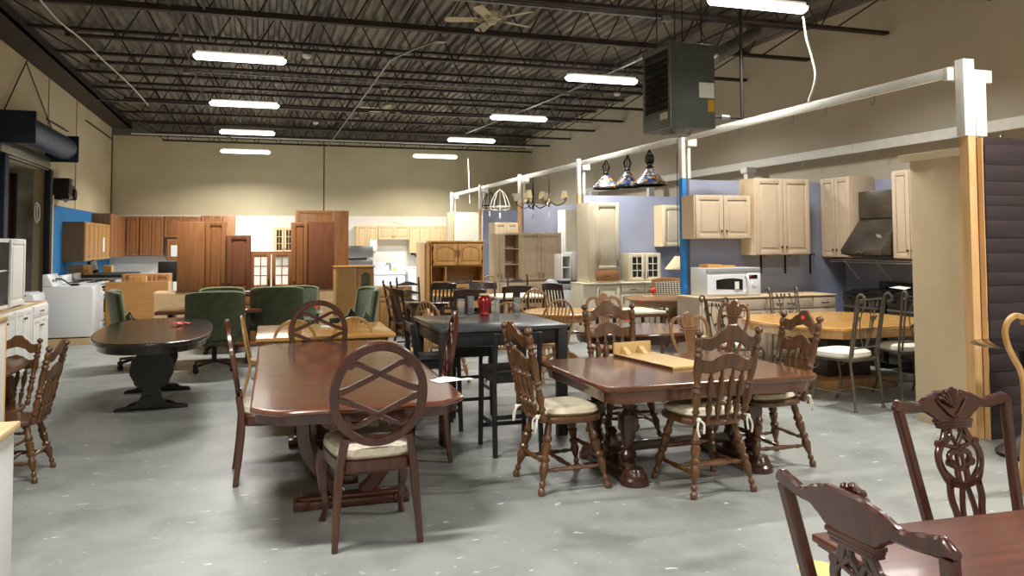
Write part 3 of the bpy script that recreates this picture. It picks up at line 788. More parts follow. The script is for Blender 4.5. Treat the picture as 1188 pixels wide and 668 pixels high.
# ranges along the right side of the bay
ox = 7.75
KR = []
def black_range(y0, label, w=.76, m='blackgloss', h=.93):
    r = thing('kitchen_range', label, 'range', (ox, y0+w, 0), -PI/2)
    MB().box(0, w, .0, .62, .08, h-.02).build('body', M[m], r, .006)
    MB().box(0, w, -.02, .64, h-.02, h).build('cooktop', M['blackgloss'], r, .004)
    d_ = MB().box(.02, w-.02, -.03, 0, .25, h-.16).build('oven_door', M[m], r, .006)
    box_ob('window', M['dark_glass'], d_, .12, w-.12, -.033, -.03, .35, h-.3)
    MB().tube([(.06, -.03, h-.2), (.06, -.07, h-.2), (w-.06, -.07, h-.2), (w-.06, -.03, h-.2)], .012, 8).build('handle', M['steel'], d_)
    box_ob('drawer', M[m], r, .02, w-.02, -.025, 0, .1, .24, .004)
    box_ob('control_panel', M['blackgloss'], r, 0, w, -.02, 0, h-.14, h-.03, .003)
    for i in range(4): MB().cyl((.12+i*(w-.24)/3, -.02, h-.085), (.12+i*(w-.24)/3, -.045, h-.085), .02, 12).build('knob', M['black'], r)
    for i in range(2):
        for j_ in range(2):
            cx, cy = w*(.27+.46*i), .17+.3*j_
            g = MB()
            for k_ in range(4): an = k_*PI/2; g.strip([(cx, cy, h+.022), (cx+.12*math.cos(an), cy+.12*math.sin(an), h+.022)], .01, .014, (0, 0, 1))
            g.box(cx-.13, cx+.13, cy-.13, cy-.12, h, h+.028); g.box(cx-.13, cx+.13, cy+.12, cy+.13, h, h+.028)
            g.box(cx-.13, cx-.12, cy-.13, cy+.13, h, h+.028); g.box(cx+.12, cx+.13, cy-.13, cy+.13, h, h+.028)
            g.build('grate', M['black'], r)
    box_ob('backguard', M['blackgloss'], r, 0, w, .6, .64, h, h+.12, .006)
    return r
black_range(8.35, 'black kitchen range at the corner, left of the pair under the hood', .76, h=.97)
black_range(7.55, 'black kitchen range under the hood, right of its twin', .76, h=.97)
t = thing('paper_bundle', 'crumpled white papers lying on the black ranges', 'papers', (ox+.12, 8.28, 1.0))
b = MB(); b.M = Matrix.Rotation(.5, 4, 'Z'); b.add([(0, -.1, .03), (.2, -.12, .05), (.22, .08, .032), (.02, .1, .05), (.1, 0, .07)], [(0, 1, 4), (1, 2, 4), (2, 3, 4), (3, 0, 4)])
b.build('sheet', M['paper'], t)
# wire shelf + hood + cabinets on the bay side wall
r = thing('wire_shelf', 'long thin wire shelf on brackets below the range hood', 'shelf', (8.42, 7.4, 1.385))
sh = MB(); 
for k_ in range(9): sh.cyl((-.3+k_*.034, 0, 0), (-.3+k_*.034, 2.45, 0), .004, 4)
for k_ in range(20): sh.cyl((-.3, .02+k_*.126, -.004), (-.01, .02+k_*.126, -.004), .003, 4)
sh.cyl((-.3, 0, -.03), (-.3, 2.45, -.03), .006, 5); sh.build('shelf_grid', M['white_paint'], r, 0, False)
for k_ in range(4): MB().cyl((-.27, .3+k_*.62, -.01), (-.01, .3+k_*.62, -.28), .007, 5).build('brace', M['white_paint'], r)
cab('wall_cabinet', 'linen wall cabinet with two doors left of the range hood', 'cabinet', (8.0, 9.84, 1.42), -PI/2, .62, .41, 1.16, 'linen', D2(), G1, side=None)
cab('wall_cabinet', 'linen wall cabinet right of the range hood, half hidden by the tall panel', 'cabinet', (8.0, 8.44, 1.42), -PI/2, .6, .41, 1.16, 'linen', D2(), G1)
r = thing('range_hood', 'dark stainless range hood with sloping canopy and chimney', 'range hood', (8.42, 9.21, 1.47), -PI/2)
w_ = .75; b = MB()
sec = [(0, 0), (-.62, 0), (-.62, .07), (-.28, .5), (0, .5)]
b.loft([[(x_, p_[0], p_[1]) for p_ in sec] for x_ in (0, w_)]); b.build('canopy', M['hoodsteel'], r, .003)
MB().box(.0, w_, -.3, 0, .502, .88).build('chimney', M['hoodsteel'], r, .003)
box_ob('underside', M['black'], r, .03, w_-.03, -.58, -.04, -.012, 0)
for k_ in (-.05, .05): MB().cyl((w_/2+k_, -.62, .035), (w_/2+k_, -.645, .035), .018, 10).build('knob', M['steel'], r)
b = MB(); b.M = Matrix.Translation((w_-.15, -.5, .22)) @ Matrix.Rotation(-.9, 4, 'X'); b.box(-.04, .04, -.06, .06, .012, .014); b.build('tag', M['paper'], r)
# tall pantry side panel by the dark planks
r = thing('pantry_cabinet', 'tall cream pantry cabinet side with crown moulding beside the raw post', 'cabinet', (PX+.11, 5.24, 0))
M['pantry'] = mat('pantry', (226, 204, 166), .5, 0, 0, (220, 198, 160), (1, 1, 1))
q = P(1062, 485, x=PX+.1); yl = q.y-5.24
MB().box(0, .6, 0, yl, 0, 2.42).build('carcass', M['pantry'], r, .003)
MB().loft([[(.05, y_, 2.40), (-.002, y_, 2.40), (-.04, y_, 2.45), (-.05, y_, 2.455), (-.05, y_, 2.468), (.05, y_, 2.468)] for y_ in (-.0, yl+.09)]).build('crown_moulding', M['cream'], r)
box_ob('door', M['cream'], r, .02, .58, yl, yl+.02, .1, 2.36, .004)

# ---------------------------------------------------------------- bay B: cream kitchen
yB = PY[2]-.05; G2 = 'cream kitchen cabinets in the second display bay'
a, b_ = HY(690, 325, yB-.6), HY(718, 234, yB-.6)
t = cab('tall_cabinet', 'tall cream cabinet with one long door over a bare wood drawer', 'cabinet', (a.x-.1, yB-.6, .93), 0, b_.x-a.x+.1, .58, 1.44, 'cream',
        [('raised', .2, .98, .17, .98, 'r'), ('drawer', .2, .98, .02, .155, 'c', 'cherry_light')], G2, knob=False, hm='dark_iron')
box_ob('side_moulding', M['cream'], t, -.012, 0, .04, .54, .05, 1.4, .004)
fl = MB()
for k_ in range(3): fl.cyl((.02+.03*k_, -.002, .06), (.02+.03*k_, -.002, 1.38), .009, 6)
fl.build('fluted_pilaster', M['cream'], t)
x0 = HY(677, 330, yB-.62).x
for k_, (a_, c_, lb, fr) in enumerate(((0, .72, 'cream base cabinet with a door under the tall cabinet', [('raised', .35, .98, .03, .97, 'lt')]),
        (.72, 1.2, 'cream base cabinet with drawer over a door beside the round oak table', [('drawer', .01, .99, .8, .98, 'c'), ('raised', .01, .99, .03, .78, 'lt')]),
        (1.2, 1.95, 'cream base cabinet with three wide drawers behind the striped chair', [('drawer', .01, .99, .8, .98, 'c'), ('drawer', .01, .99, .42, .78, 'c'), ('drawer', .01, .99, .03, .4, 'c')]))):
    cab('base_cabinet', lb, 'cabinet', (x0+a_, yB-.62, 0), 0, c_-a_-.005, .6, .9, 'cream', fr, G2, toe=.08, top=('cream', .03), knob=False, hm='dark_iron')
a, b_ = HY(729, 327, yB-.35), HY(766, 297, yB-.35)
cab('glass_cabinet', 'small cream cabinet with two glazed doors standing on the cream counter', 'cabinet', (a.x, yB-.36, .931), 0, b_.x-a.x, .32, .52, 'cream', [('glass', .02, .49, .03, .97, 'r'), ('glass', .51, .98, .03, .97, 'l')], G2, knob=False, hm='dark_iron', glassm='dark_glass')
box_ob('x', M['taupe'], None, 0, .01, 0, .01, 0, .01)
bpy.data.objects.remove(bpy.data.objects['x'])
a, b_ = HY(769, 286, yB-.34), HY(790, 238, yB-.34)
cab('wall_cabinet', 'cream wall cabinet with bare side hanging behind the blue taped post', 'cabinet', (a.x, yB-.34, a.z), 0, .52, .33, b_.z-a.z, 'cream', [('raised', .03, .97, .02, .98, 'r')], G2, side='peach')
q = P(780, 313, y=11.2)
r = thing('pendant_shade', 'cream cone lampshade half hidden by the blue post', 'lamp', (6.05, 11.4, 0))
q = P(787, 312, y=11.4); q2 = P(787, 297, y=11.4)
r.location = (q.x, 11.4, q.z)
MB().lathe((0, 0, 0), [(0, .22), (q2.z-q.z, .05)], 24).build('shade', M['shade'], r)
MB().cyl((0, 0, q2.z-q.z-.01), (0, 0, 3.1-q.z), .006, 6).build('cord', M['black'], r)
MB().lathe((0, 0, 0), [(q2.z-q.z, .04), (q2.z-q.z+.03, .03), (q2.z-q.z+.05, .01)], 12).build('cap', M['bronze'], r)

# ---------------------------------------------------------------- bay C/D: taupe cabinets
yC = 16.4; G3 = 'taupe cabinets in the third display bay'
def span(pxl, pxr, pyt, pyb, y):
    a = P(pxl, pyb, y=y); b = P(pxr, pyt, y=y); return a.x, a.z, b.x-a.x, b.z-a.z
x_, z_, w_, h_ = span(603, 651, 270, 326, yC)
cab('tall_cabinet', 'taupe cabinet with two tall doors standing on taupe base drawers', 'cabinet', (x_, yC, z_), 0, w_, .4, h_, 'taupe', [('raised', .02, .49, .02, .98, 'r'), ('raised', .51, .98, .02, .98, 'l')], G3, knob=False)
x_, z2_, w_, h_ = span(585, 603, 270, 322, yC)
cab('open_shelf', 'open taupe corner shelf unit between the door cabinets', 'shelf unit', (x_, yC, z_), 0, w_-.004, .38, P(590, 270, y=yC).z-z_, 'taupe', [], G3, open_=(.36, .7))
x_, z2_, w_, h_ = span(574, 585, 270, 322, yC)
cab('wall_cabinet', 'narrow taupe cabinet with two slim doors left of the open shelf', 'cabinet', (x_, yC, z_), 0, w_-.004, .38, P(580, 271, y=yC).z-z_, 'taupe', doors(2), G3, knob=False)
for pxl, pxr, lb, fr in ((571, 609, 'plain taupe base cabinet under the open shelf', []), (609, 652, 'taupe base cabinet with drawers under the two-door cabinet', [('drawer', .02, .3, .78, .98, 'c'), ('drawer', .32, .98, .78, .98, 'c'), ('raised', .02, .3, .03, .76, 'r'), ('raised', .32, .98, .03, .76, 'r')])):
    x_, _, w_, _ = span(pxl, pxr, 330, 340, yC-.2)
    cab('base_cabinet', lb, 'cabinet', (x_, yC-.2, 0), 0, w_-.004, .6, z_-.012, 'taupe', fr, G3, toe=.08, knob=False)
x_, z3, w_, h_ = span(574, 601, 258, 300, 18.6)
cab('tall_cabinet', 'taller taupe cabinet standing behind the open shelf, only its top showing', 'cabinet', (x_, 18.6, 0), 0, w_, .5, P(590, 258, y=18.6).z, 'taupe', doors(2), G3, knob=False)
x_, z3, w_, h_ = span(651, 663, 243, 300, 16.9)
r = cab('tall_cabinet', 'tall pale cabinet side with a wooden door near the third post', 'cabinet', (x_, 16.6, 0), 0, .72, .5, P(660, 243, y=16.6).z, 'cream', [('raised', .35, .98, .55, .98, 'r', 'taupe'), ('raised', .35, .98, .05, .54, 'r', 'taupe')], G3, side='white_paint')
yw = 13.9
# white items around x 650-683
x_, z3, w_, h_ = span(653, 673, 297, 326, 13.95)
cab('white_shelf', 'small white open shelf unit standing beside the third post', 'shelf unit', (x_, 14.0, .93), 0, w_*.55, .4, .5, 'white_cab', [], None, open_=(.25,))
x_, z3, w_, h_ = span(656, 675, 291, 300, 14.0)
tag(MB().box(x_+.14, x_+w_, 14.0, 14.4, .93, 1.47).build('white_box', M['white_cab'], None, .004), 'plain white cabinet end standing beside the white open shelf', 'cabinet')
r = thing('dishwasher', 'white dishwasher with a black strip beside the third post', 'dishwasher', (P(653, 330, y=13.9).x, 13.95, 0))
w_ = P(676, 330, y=13.9).x-P(653, 330, y=13.9).x
MB().box(0, w_, 0, .55, .08, .88).build('body', M['enamel'], r, .006); box_ob('worktop', M['black'], r, -.01, w_+.01, -.02, .55, .88, .925, .004)
box_ob('door', M['enamel'], r, .0, w_, -.025, 0, .12, .76, .006); box_ob('control_strip', M['enamel_grey'], r, 0, w_, -.02, 0, .77, .875, .004)
box_ob('plinth', M['black'], r, .02, w_-.02, .03, .5, 0, .08)
q = P(649, 334, y=13.9)
r = thing('trash_bin', 'grey bin with a domed lid left of the dishwasher', 'bin', (q.x-.09, 14.1, 0))
MB().lathe((0, 0, 0), [(0, .13), (.8, .15)], 20).build('body', M['cream'], r)
MB().lathe((0, 0, 0), [(.8, .165), (.83, .165), (.9, .13), (.95, .07), (.965, .01)], 20).build('lid', M['enamel_grey'], r)
# cream pantry back near the far post
x_, z3, w_, h_ = span(523, 555, 246, 300, 24.3)
cab('tall_cabinet', 'tall pale cream pantry standing by the back wall at the far end of the partition', 'cabinet', (x_, 24.3, 0), 0, w_, .6, P(530, 246, y=24.3).z, 'pale_panel', [('shaker', .0, .3, .02, .99, None), ('flat', .31, 1, .02, .99, None)], None, hm=None)

# ---------------------------------------------------------------- back wall: maple kitchen
G4 = 'maple wall cabinets on the back wall'; yM = YB-.33
def wallcab(pxl, pxr, pyt, pyb, lb, fr, m='maple', g=G4, y=yM, d=.32, **k):
    x_, z_, w_, h_ = span(pxl, pxr, pyt, pyb, y)
    return cab('wall_cabinet', lb, 'cabinet', (x_, y, z_), 0, w_-.006, d, h_, m, fr, g, **k)
wallcab(413, 438.5, 262, 290, 'maple wall cabinet with two doors above the range hood, at the left of the row', D2())
wallcab(438.5, 475, 262, 278, 'short maple wall cabinet with two doors above the laundry sink', D2())
wallcab(475, 487, 262, 293.5, 'long narrow maple wall cabinet with one door right of the sink', [('raised', .04, .96, .01, .99, 'r')])
wallcab(487, 499, 262, 289, 'narrow maple wall cabinet just above the oak hutch top', [('raised', .04, .96, .01, .99, 'l')])
wallcab(499, 523, 262, 289, 'maple wall cabinet with two doors at the right of the row by the cream pantry', D2())
wallcab(318, 341, 264, 293, 'maple wall cabinet with small paned glass doors alone on the white wall', [('glass', .02, .49, .02, .98, 'r'), ('glass', .51, .98, .02, .98, 'l')], glassm='dark_glass')
x_, z_, w_, h_ = span(429, 437, 278, 291, yM-.05)
tag(box_ob('paper_notice', M['paper'], None, x_, x_+w_, yM-.03, yM-.024, z_, z_+h_), 'white paper notice taped to the left maple cabinet', 'notice')
b = MB(); q = P(463, 261, y=YB-.2); b.M = Matrix.Translation((q.x, YB-.25, q.z+.03)) @ Matrix.Rotation(.25, 4, 'Y'); b.box(-.22, .2, 0, .06, 0, .03)
tag(b.build('wood_scrap', M['maple'], None), 'loose wooden strip lying on top of the maple cabinets', 'wood strip')
# stainless hood
x_, z_, w_, h_ = span(404, 433, 285, 309, 25.1)
r = thing('range_hood', 'stainless and white range with hood panel left of the laundry sink', 'range hood', (x_, 25.15, z_))
box_ob('upper_panel', M['steel'], r, 0, w_, 0, .5, h_*.45, h_, .01)
box_ob('dark_slot', M['black'], r, 0, w_*.75, -.006, 0, h_*.3, h_*.42)
box_ob('lower_panel', M['steel'], r, 0, w_, -.02, .5, 0, h_*.3, .008)
r = thing('kitchen_range', 'white range standing under the stainless panel at the back wall', 'range', (x_, 25.05, 0))
w2 = w_
MB().box(0, w2, 0, .68, .0, .88).build('body', M['enamel'], r, .006)
box_ob('oven_door', M['enamel'], r, .02, w2-.02, -.03, 0, .2, .74, .005)
box_ob('backguard', M['enamel'], r, 0, w2, .6, .68, .88, .94, .01)
for i in range(5): MB().cyl((.1+i*(w2-.2)/4, -.0, .82), (.1+i*(w2-.2)/4, -.03, .82), .022, 10).build('knob', M['black'], r)
# laundry sink
x_, z_, w_, h_ = span(434, 470, 306, 330, 25.2)
r = thing('laundry_sink', 'white laundry sink cabinet with tall backsplash and gooseneck tap', 'sink', (x_, 25.2, 0))
zt = P(450, 315, y=25.2).z
MB().box(0, w_, 0, .6, 0, zt-.1).build('cabinet', M['enamel'], r, .01)
b = MB(); b.box(-.01, w_+.01, -.02, .04, zt-.1, zt); b.box(-.01, w_+.01, .55, .62, zt-.1, zt); b.box(-.01, .05, .04, .55, zt-.1, zt); b.box(w_-.05, w_+.01, .04, .55, zt-.1, zt); b.build('basin', M['enamel'], r, .008)
box_ob('backsplash', M['enamel'], r, 0, w_, .62, .66, zt-.1, zt+.28, .01)
MB().tube([(w_*.62, .58, zt), (w_*.62, .58, zt+.2)]+[(w_*.62-.07+.07*math.cos(a_), .58, zt+.2+.07*math.sin(a_)) for a_ in [PI*k_/6 for k_ in range(7)]], .014, 8).build('tap', M['steel'], r)
box_ob('door', M['enamel'], r, .05, w_-.05, -.012, 0, .1, zt-.2, .005)
box_ob('yellow_sticker', M['label_yellow'], r, w_*.7, w_*.82, .612, .618, zt+.02, zt+.09)
# white washer
def washer(name, label, loc, rz, w=.68, d=.66, h=.92, ch=.14, lid=True, cat='washing machine'):
    r = thing(name, label, cat, loc, rz)
    MB().box(0, w, 0, d, .02, h).build('body', M['enamel'], r, .015)
    b = MB(); b.loft([[(x_, d-.16, h), (x_, d, h), (x_, d, h+ch), (x_, d-.07, h+ch)] for x_ in (0, w)]); c = b.build('console', M['enamel'], r, .008)
    for i in range(3):
        xx = w*(.2+.3*i); MB().cyl((xx, d-.12, h+ch*.5), (xx, d-.145, h+ch*.5-.01), .025, 12).build('knob', M['enamel_grey'], c)
    if lid: MB().box(.07, w-.07, .05, d-.2, h, h+.015).build('lid', M['enamel'], r, .006)
    box_ob('front_panel', M['enamel'], r, .01, w-.01, -.008, 0, .12, h-.04, .006)
    return r
x_, z_, w_, h_ = span(474, 494, 305, 330, 25.1)
washer('washer', 'white top-loading washer beside the laundry sink at the back wall', (x_, 25.15, 0), 0, max(.6, w_), h=zt)
box_ob_ = span(469, 474, 305, 312, 25.3)
r = thing('drain_hose', 'black hose curving down the back wall behind the washer', 'hose', (0, 0, 0))
MB().tube(lerp_pts([P(477, 295, y=25.9), P(481, 295, y=25.85), P(485, 301, y=25.8), P(488, 306, y=25.8)], 5), .03, 8).build('hose', M['black'], r)

# ---------------------------------------------------------------- cherry wall cabinets in the left back corner
G5 = 'cherry wall cabinets in the back left corner'; yK = YB-.33
zb_, zt_ = 1.3, 2.47
ys = [(23.75, 24.4), (24.4, 25.05), (25.05, 25.66)]
for i, (a_, c_) in enumerate(((21.9, 23.8), )):
    pass
xw = -3.72
y0 = P(128, 248, x=xw).y
for i, (a_, c_) in enumerate(((y0, (y0+25.66)/2), ((y0+25.66)/2, 25.66))):
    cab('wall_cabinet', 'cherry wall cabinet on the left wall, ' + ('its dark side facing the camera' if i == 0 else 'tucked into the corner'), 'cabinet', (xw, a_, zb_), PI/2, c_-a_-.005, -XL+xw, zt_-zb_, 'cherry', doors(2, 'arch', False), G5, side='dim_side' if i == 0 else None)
for k_, (pl, pr, pt, pb, nd, nm) in enumerate(((146, 161.5, 251, 297, 1, 'with one arched door next to the corner'), (161.5, 190, 251, 297, 2, 'with two arched doors, second from the corner'), (190, 233, 251, 275.5, 2, 'short one over the black screen'), (233, 258, 250, 275, 2, 'short one just left of the bare end panel'))):
    wallcab(pl, pr, pt, pb, 'cherry wall cabinet on the back wall, '+nm, doors(nd, 'arch', False), 'cherry', G5, yK)
wallcab(258, 273, 250, 297, 'lighter cherry end cabinet at the right end of the row on the back wall', [('flat', .0, 1, 0, 1, None)], 'cherry_light', G5, yK)
x_, z_, w_, h_ = span(193, 206, 277, 302, yK-.02)
r = cab('wall_cabinet', 'small cherry cabinet with a white paper hanging below the row', 'cabinet', (x_, yK, z_), 0, w_+.3, .32, h_, 'cherry', [('arch', .03, .97, .02, .98, None)], G5)
box_ob('paper', M['paper'], r, .12, .35, -.03, -.024, h_*.18, h_*.7)
# oak box of doors on the left wall
x6 = -3.72; y6a = P(98, 257, x=x6).y; y6b = P(127, 262, x=x6).y; zA = P(98, 257, x=x6).z; zB_ = P(98, 303, x=x6).z
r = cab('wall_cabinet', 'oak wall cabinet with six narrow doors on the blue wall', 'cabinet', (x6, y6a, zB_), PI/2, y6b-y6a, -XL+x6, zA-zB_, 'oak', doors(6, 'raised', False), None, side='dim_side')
box_ob('white_strip', M['paper'], r, (y6b-y6a)*.68, (y6b-y6a)*.74, -.028, -.023, .22*(zA-zB_), .62*(zA-zB_))
# ---------------------------------------------------------------- appliances along the left wall
t = thing('wooden_pallet', 'low wooden platform under the white dryer', 'pallet', (-3.42, 14.72, 0))
box_ob('front_board', M['raw_wood_h'], t, 0, .84, 0, .03, 0, .1); box_ob('side_board', M['raw_wood_h'], t, .81, .84, .03, 2.3, 0, .1); box_ob('deck_board', M['raw_wood_h'], t, 0, .84, .03, 2.3, .08, .1)
washer('dryer', 'big white dryer with slanted console, side towards the camera, beside the left cabinets', (-2.62, 14.78, .101), PI/2, .7, .74, .86, .2, False, 'dryer')
def white_range(y0, label, m='enamel', h=.86):
    r = thing('kitchen_range', label, 'range', (-2.62, y0, .101), PI/2)
    w = .74
    MB().box(0, w, .0, .66, .0, h).build('body', M[m], r, .006)
    MB().box(0, w, -.02, .66, h, h+.02).build('cooktop', M['blackgloss'] if m != 'enamel' else M['enamel'], r, .004)
    d_ = MB().box(.02, w-.02, -.03, 0, .22, h-.14).build('oven_door', M[m], r, .006)
    box_ob('window', M['dark_glass'], d_, .12, w-.12, -.034, -.03, .36, h-.28)
    MB().tube([(.06, -.03, h-.2), (.06, -.075, h-.2), (w-.06, -.075, h-.2), (w-.06, -.03, h-.2)], .013, 8).build('handle', M['steel'], d_)
    b_ = MB().box(.02, w-.02, -.025, 0, .03, .2).build('drawer', M[m], r, .004)
    MB().tube([(.1, -.025, .15), (.1, -.06, .15), (w-.1, -.06, .15), (w-.1, -.025, .15)], .01, 8).build('handle', M['steel'], b_)
    box_ob('backguard', M[m], r, 0, w, .6, .66, h+.02, h+.16, .008)
    for i in range(4):
        MB().cyl((.12+i*(w-.24)/3, -.0, h-.06), (.12+i*(w-.24)/3, -.03, h-.06), .02, 10).build('knob', M['black'], r)
        MB().lathe((w*(.28 if i % 2 else .72), .17+.28*(i//2), h+.02), [(0, .09), (.012, .09), (.012, .02)], 16).build('burner', M['black'], r)
    return r
white_range(15.52, 'white kitchen range with dark oven window right of the dryer')
white_range(16.3, 'stainless kitchen range behind the white one, only its handles showing', 'steel')
r = thing('extension_cord', 'dark power cord lying over the dryer console', 'cord', (0, 0, 0))
MB().tube(lerp_pts([P(65, 323, y=15.1), P(72, 324, y=15.0), P(80, 329, y=15.0), P(88, 333.5, y=15.0)], 4), .012, 6).build('cable', M['black'], r)
MB().box(-2.98, -2.86, 14.95, 15.05, .965, 1.0).build('plug', M['black'], r, .008)
washer('washer', 'white washer with raised console between the white base cabinets and the dryer', (-3.12, 13.2, 0), PI/2, .69, .7, .93, .13, True)
# items behind on the left
for nm, lb, (pl, pr, pt, pb), yy_, m_ in (('oak_drawer_box', 'small oak drawer box on the black counter, left one', (80, 107, 307, 320), 19.5, 'oak'), ('oak_drawer_box', 'smaller oak drawer box on the black counter, right one', (119, 129, 308, 318), 20.6, 'oak')):
    x_, z_, w_, h_ = span(pl, pr, pt, pb, yy_)
    r = thing(nm, lb, 'box', (x_, yy_, z_))
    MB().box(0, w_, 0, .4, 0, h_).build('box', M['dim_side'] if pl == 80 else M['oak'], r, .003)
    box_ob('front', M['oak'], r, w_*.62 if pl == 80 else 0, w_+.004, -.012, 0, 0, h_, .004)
    MB().cyl((w_*.8, -.012, h_*.5), (w_*.8, -.035, h_*.5), .015, 8).build('knob', M['dim_side'], r)
x_, z_, w_, h_ = span(82, 150, 318, 330, 19.3)
r = thing('range_counter', 'row of black cooktop ranges behind the white appliances', 'range', (x_, 19.2, 0))
MB().box(0, w_, 0, 1.7, 0, z_+h_-.06).build('body', M['enamel'], r, .006)
MB().box(-.02, w_+.02, -.03, 1.75, z_+h_-.06, z_+h_-.0).build('cooktop', M['black'], r, .006)
x_, z_, w_, h_ = span(108, 118, 304, 319, 19.9)
b = MB(); b.M = Matrix.Translation((x_, 19.6, z_+.03)) @ Matrix.Rotation(-.3, 4, 'Y'); b.box(0, w_, 0, .2, 0, h_)
r = thing('desk_fan', 'small dark appliance between the two oak drawer boxes', 'appliance', (0, 0, 0)); b.build('casing', M['black'], r, .03)
b = MB(); b.M = Matrix.Translation((x_+.06, 19.56, z_+.08)) @ Matrix.Rotation(-.3, 4, 'Y'); b.box(0, w_*.6, 0, .04, 0.03, h_*.8); b.build('grey_face', M['enamel_grey'], r, .01)
# big oak panel
x_, z_, w_, h_ = span(121, 195, 327, 398, 15.75)
r = thing('oak_desk', 'large plain oak cabinet back standing behind the dark oval table', 'cabinet', (x_, 15.75, 0))
MB().box(0, w_, 0, .05, .06, P(150, 327, y=15.75).z).build('back_panel', M['oak_ply'], r, .003)
MB().box(.01, w_-.01, .05, .55, .06, P(150, 327, y=15.75).z-.02).build('carcass', M['oak'], r, .003)
box_ob('base', M['dim_side'], r, .02, w_-.02, .02, .5, 0, .06)
x_, z_, w_, h_ = span(150, 170, 320, 327, 16.1)
tag(box_ob('wood_block', M['honey'], None, x_, x_+w_, 16.0, 16.25, P(150, 327, y=15.75).z-.02+.001, P(160, 320, y=16.1).z, .004), 'small honey coloured wood block on the large oak cabinet back', 'wood block')
x_, z_, w_, h_ = span(162, 186, 318, 326, 17.5)
cab('low_cabinet', 'low brown wooden cabinet just behind the wood block', 'cabinet', (x_-.3, 17.3, 0), 0, w_+.5, .5, P(170, 318, y=17.3).z, 'cherry_light', doors(3), None)
x_, z_, w_, h_ = span(183, 206, 303, 326, 17.6)
r = thing('television', 'black flat screen seen from behind left of the tall cherry cabinets', 'television', (x_, 18.0, P(170, 318, y=17.3).z+.0))
x_, z_, w_, h_ = span(183, 212, 303, 327, 18.0); r.location = (x_, 18.0, 0)
MB().box(0, w_, 0, .09, z_, z_+h_).build('housing', M['black'], r, .02)
MB().box(w_*.4, w_*.6, 0.01, .08, .62, z_+.02).build('neck', M['black'], r, .004)
MB().box(w_*.2, w_*.8, -.1, .2, .6, .62).build('foot', M['black'], r, .004)
r2 = thing('low_table', 'dark low stand under the black screen', 'stand', (x_, 17.9, 0))
box_ob('top', M['dark_brown'], r2, -.05, w_+.05, -.1, .35, .56, .598, .004)
for k_ in (0, 1):
    for l_ in (0, 1): box_ob('leg', M['dark_brown'], r2, k_*(w_), k_*w_+.05, -.08+l_*.36, -.03+l_*.36, 0, .56)

# ---------------------------------------------------------------- row of tall cherry cabinets in the middle, on beige bases
yT = 13.5
zBase = .9
for pl, pr, lb in ((178, 262, 'beige back of a base cabinet under the tall cherry pair at the left'), (345, 396, 'beige back of a base cabinet under the cherry panel cabinets at the right')):
    a_ = P(pl, 340, y=yT).x; c_ = P(pr, 340, y=yT).x
    r = thing('base_cabinet', lb, 'cabinet', (a_, yT, 0)); MB().box(0, c_-a_, .02, .6, 0, zBase).build('carcass', M['beige_box'], r, .004); box_ob('back_panel', M['beige_box'], r, .01, c_-a_-.01, .01, .02, .02, zBase-.02)
a_ = P(263, 340, y=yT).x; c_ = P(344, 340, y=yT).x
cab('base_cabinet', 'cherry base cabinet with drawers under the glazed cherry cabinet', 'cabinet', (a_, yT+.04, 0), 0, c_-a_, .56, zBase-.06, 'cherry', [('drawer', .02, .49, .8, .98, None), ('drawer', .51, .98, .8, .98, None), ('raised', .02, .49, .03, .78, None), ('raised', .51, .98, .03, .78, None)], None, top=('cherry', .03))
def tallc(pl, pr, pt, m, lb, fr, y=yT+.1, d=.32, hm=None, z0=zBase+.002):
    a_ = P(pl, pt, y=y); c_ = P(pr, pt, y=y)
    return cab('tall_cabinet', lb, 'cabinet', (a_.x, y, z0), 0, c_.x-a_.x-.004, d, a_.z-z0, m, fr, 'cherry cabinets standing in the middle row', hm=hm or 'dark_iron')
tallc(206, 238, 257, 'cherry', 'plain side of a tall cherry cabinet, leftmost of the standing row', [('flat', 0, 1, 0, 1, None)], y=yT+.02)
tallc(238, 263, 257, 'cherry', 'tall cherry cabinet with one long raised door, second from the left in the standing row', [('raised', .04, .96, .01, .99, 'r')], y=yT+.06)
tallc(263, 291.5, 273, 'cherry_dark', 'shorter dark cherry cabinet with one door left of the glazed cabinet', [('raised', .03, .97, .01, .99, 'l')], y=yT+.02)
tallc(338.5, 358, 258, 'cherry', 'tall narrow cherry cabinet with one door right of the glazed cabinet', [('raised', .04, .96, .01, .99, 'l')], y=yT+.06)
tallc(358, 388.5, 257, 'cherry_dark', 'tall dark cherry cabinet side, rightmost of the standing row', [('flat', 0, 1, 0, 1, None)], y=yT+.02)
a_ = P(290, 292, y=yT+.1); c_ = P(340, 292, y=yT+.1)
w_ = c_.x-a_.x-.01
cab('glass_cabinet', 'low cherry cabinet with two see-through glazed doors in the standing row', 'cabinet', (a_.x, yT+.1, zBase), 0, w_, .3, a_.z-zBase, 'cherry', [('glass', .01, .49, .04, .96, 'r'), ('glass', .51, .99, .04, .96, 'l')], 'cherry cabinets standing in the middle row', back=False, hm='dark_iron', knob=False, open_=(.001+.02,))
a_ = P(344, 244, y=15.6); c_ = P(404.5, 245, y=15.6); z0 = .0
r = thing('tall_cabinet', 'tallest honey cherry cabinet with wide panelled side behind the standing row', 'cabinet', (a_.x, 15.6, 0), 0)
MB().box(0, c_.x-a_.x, 0, .6, 0, a_.z).build('carcass', M['cherry_light'], r, .003)
add_front(r, 'shaker', 0, (c_.x-a_.x)*.74, 1.0, a_.z, M['cherry_light'], None, None)
box_ob('side_panel', M['cherry'], r, (c_.x-a_.x)*.74, c_.x-a_.x, -.012, 0, .8, a_.z, .003)
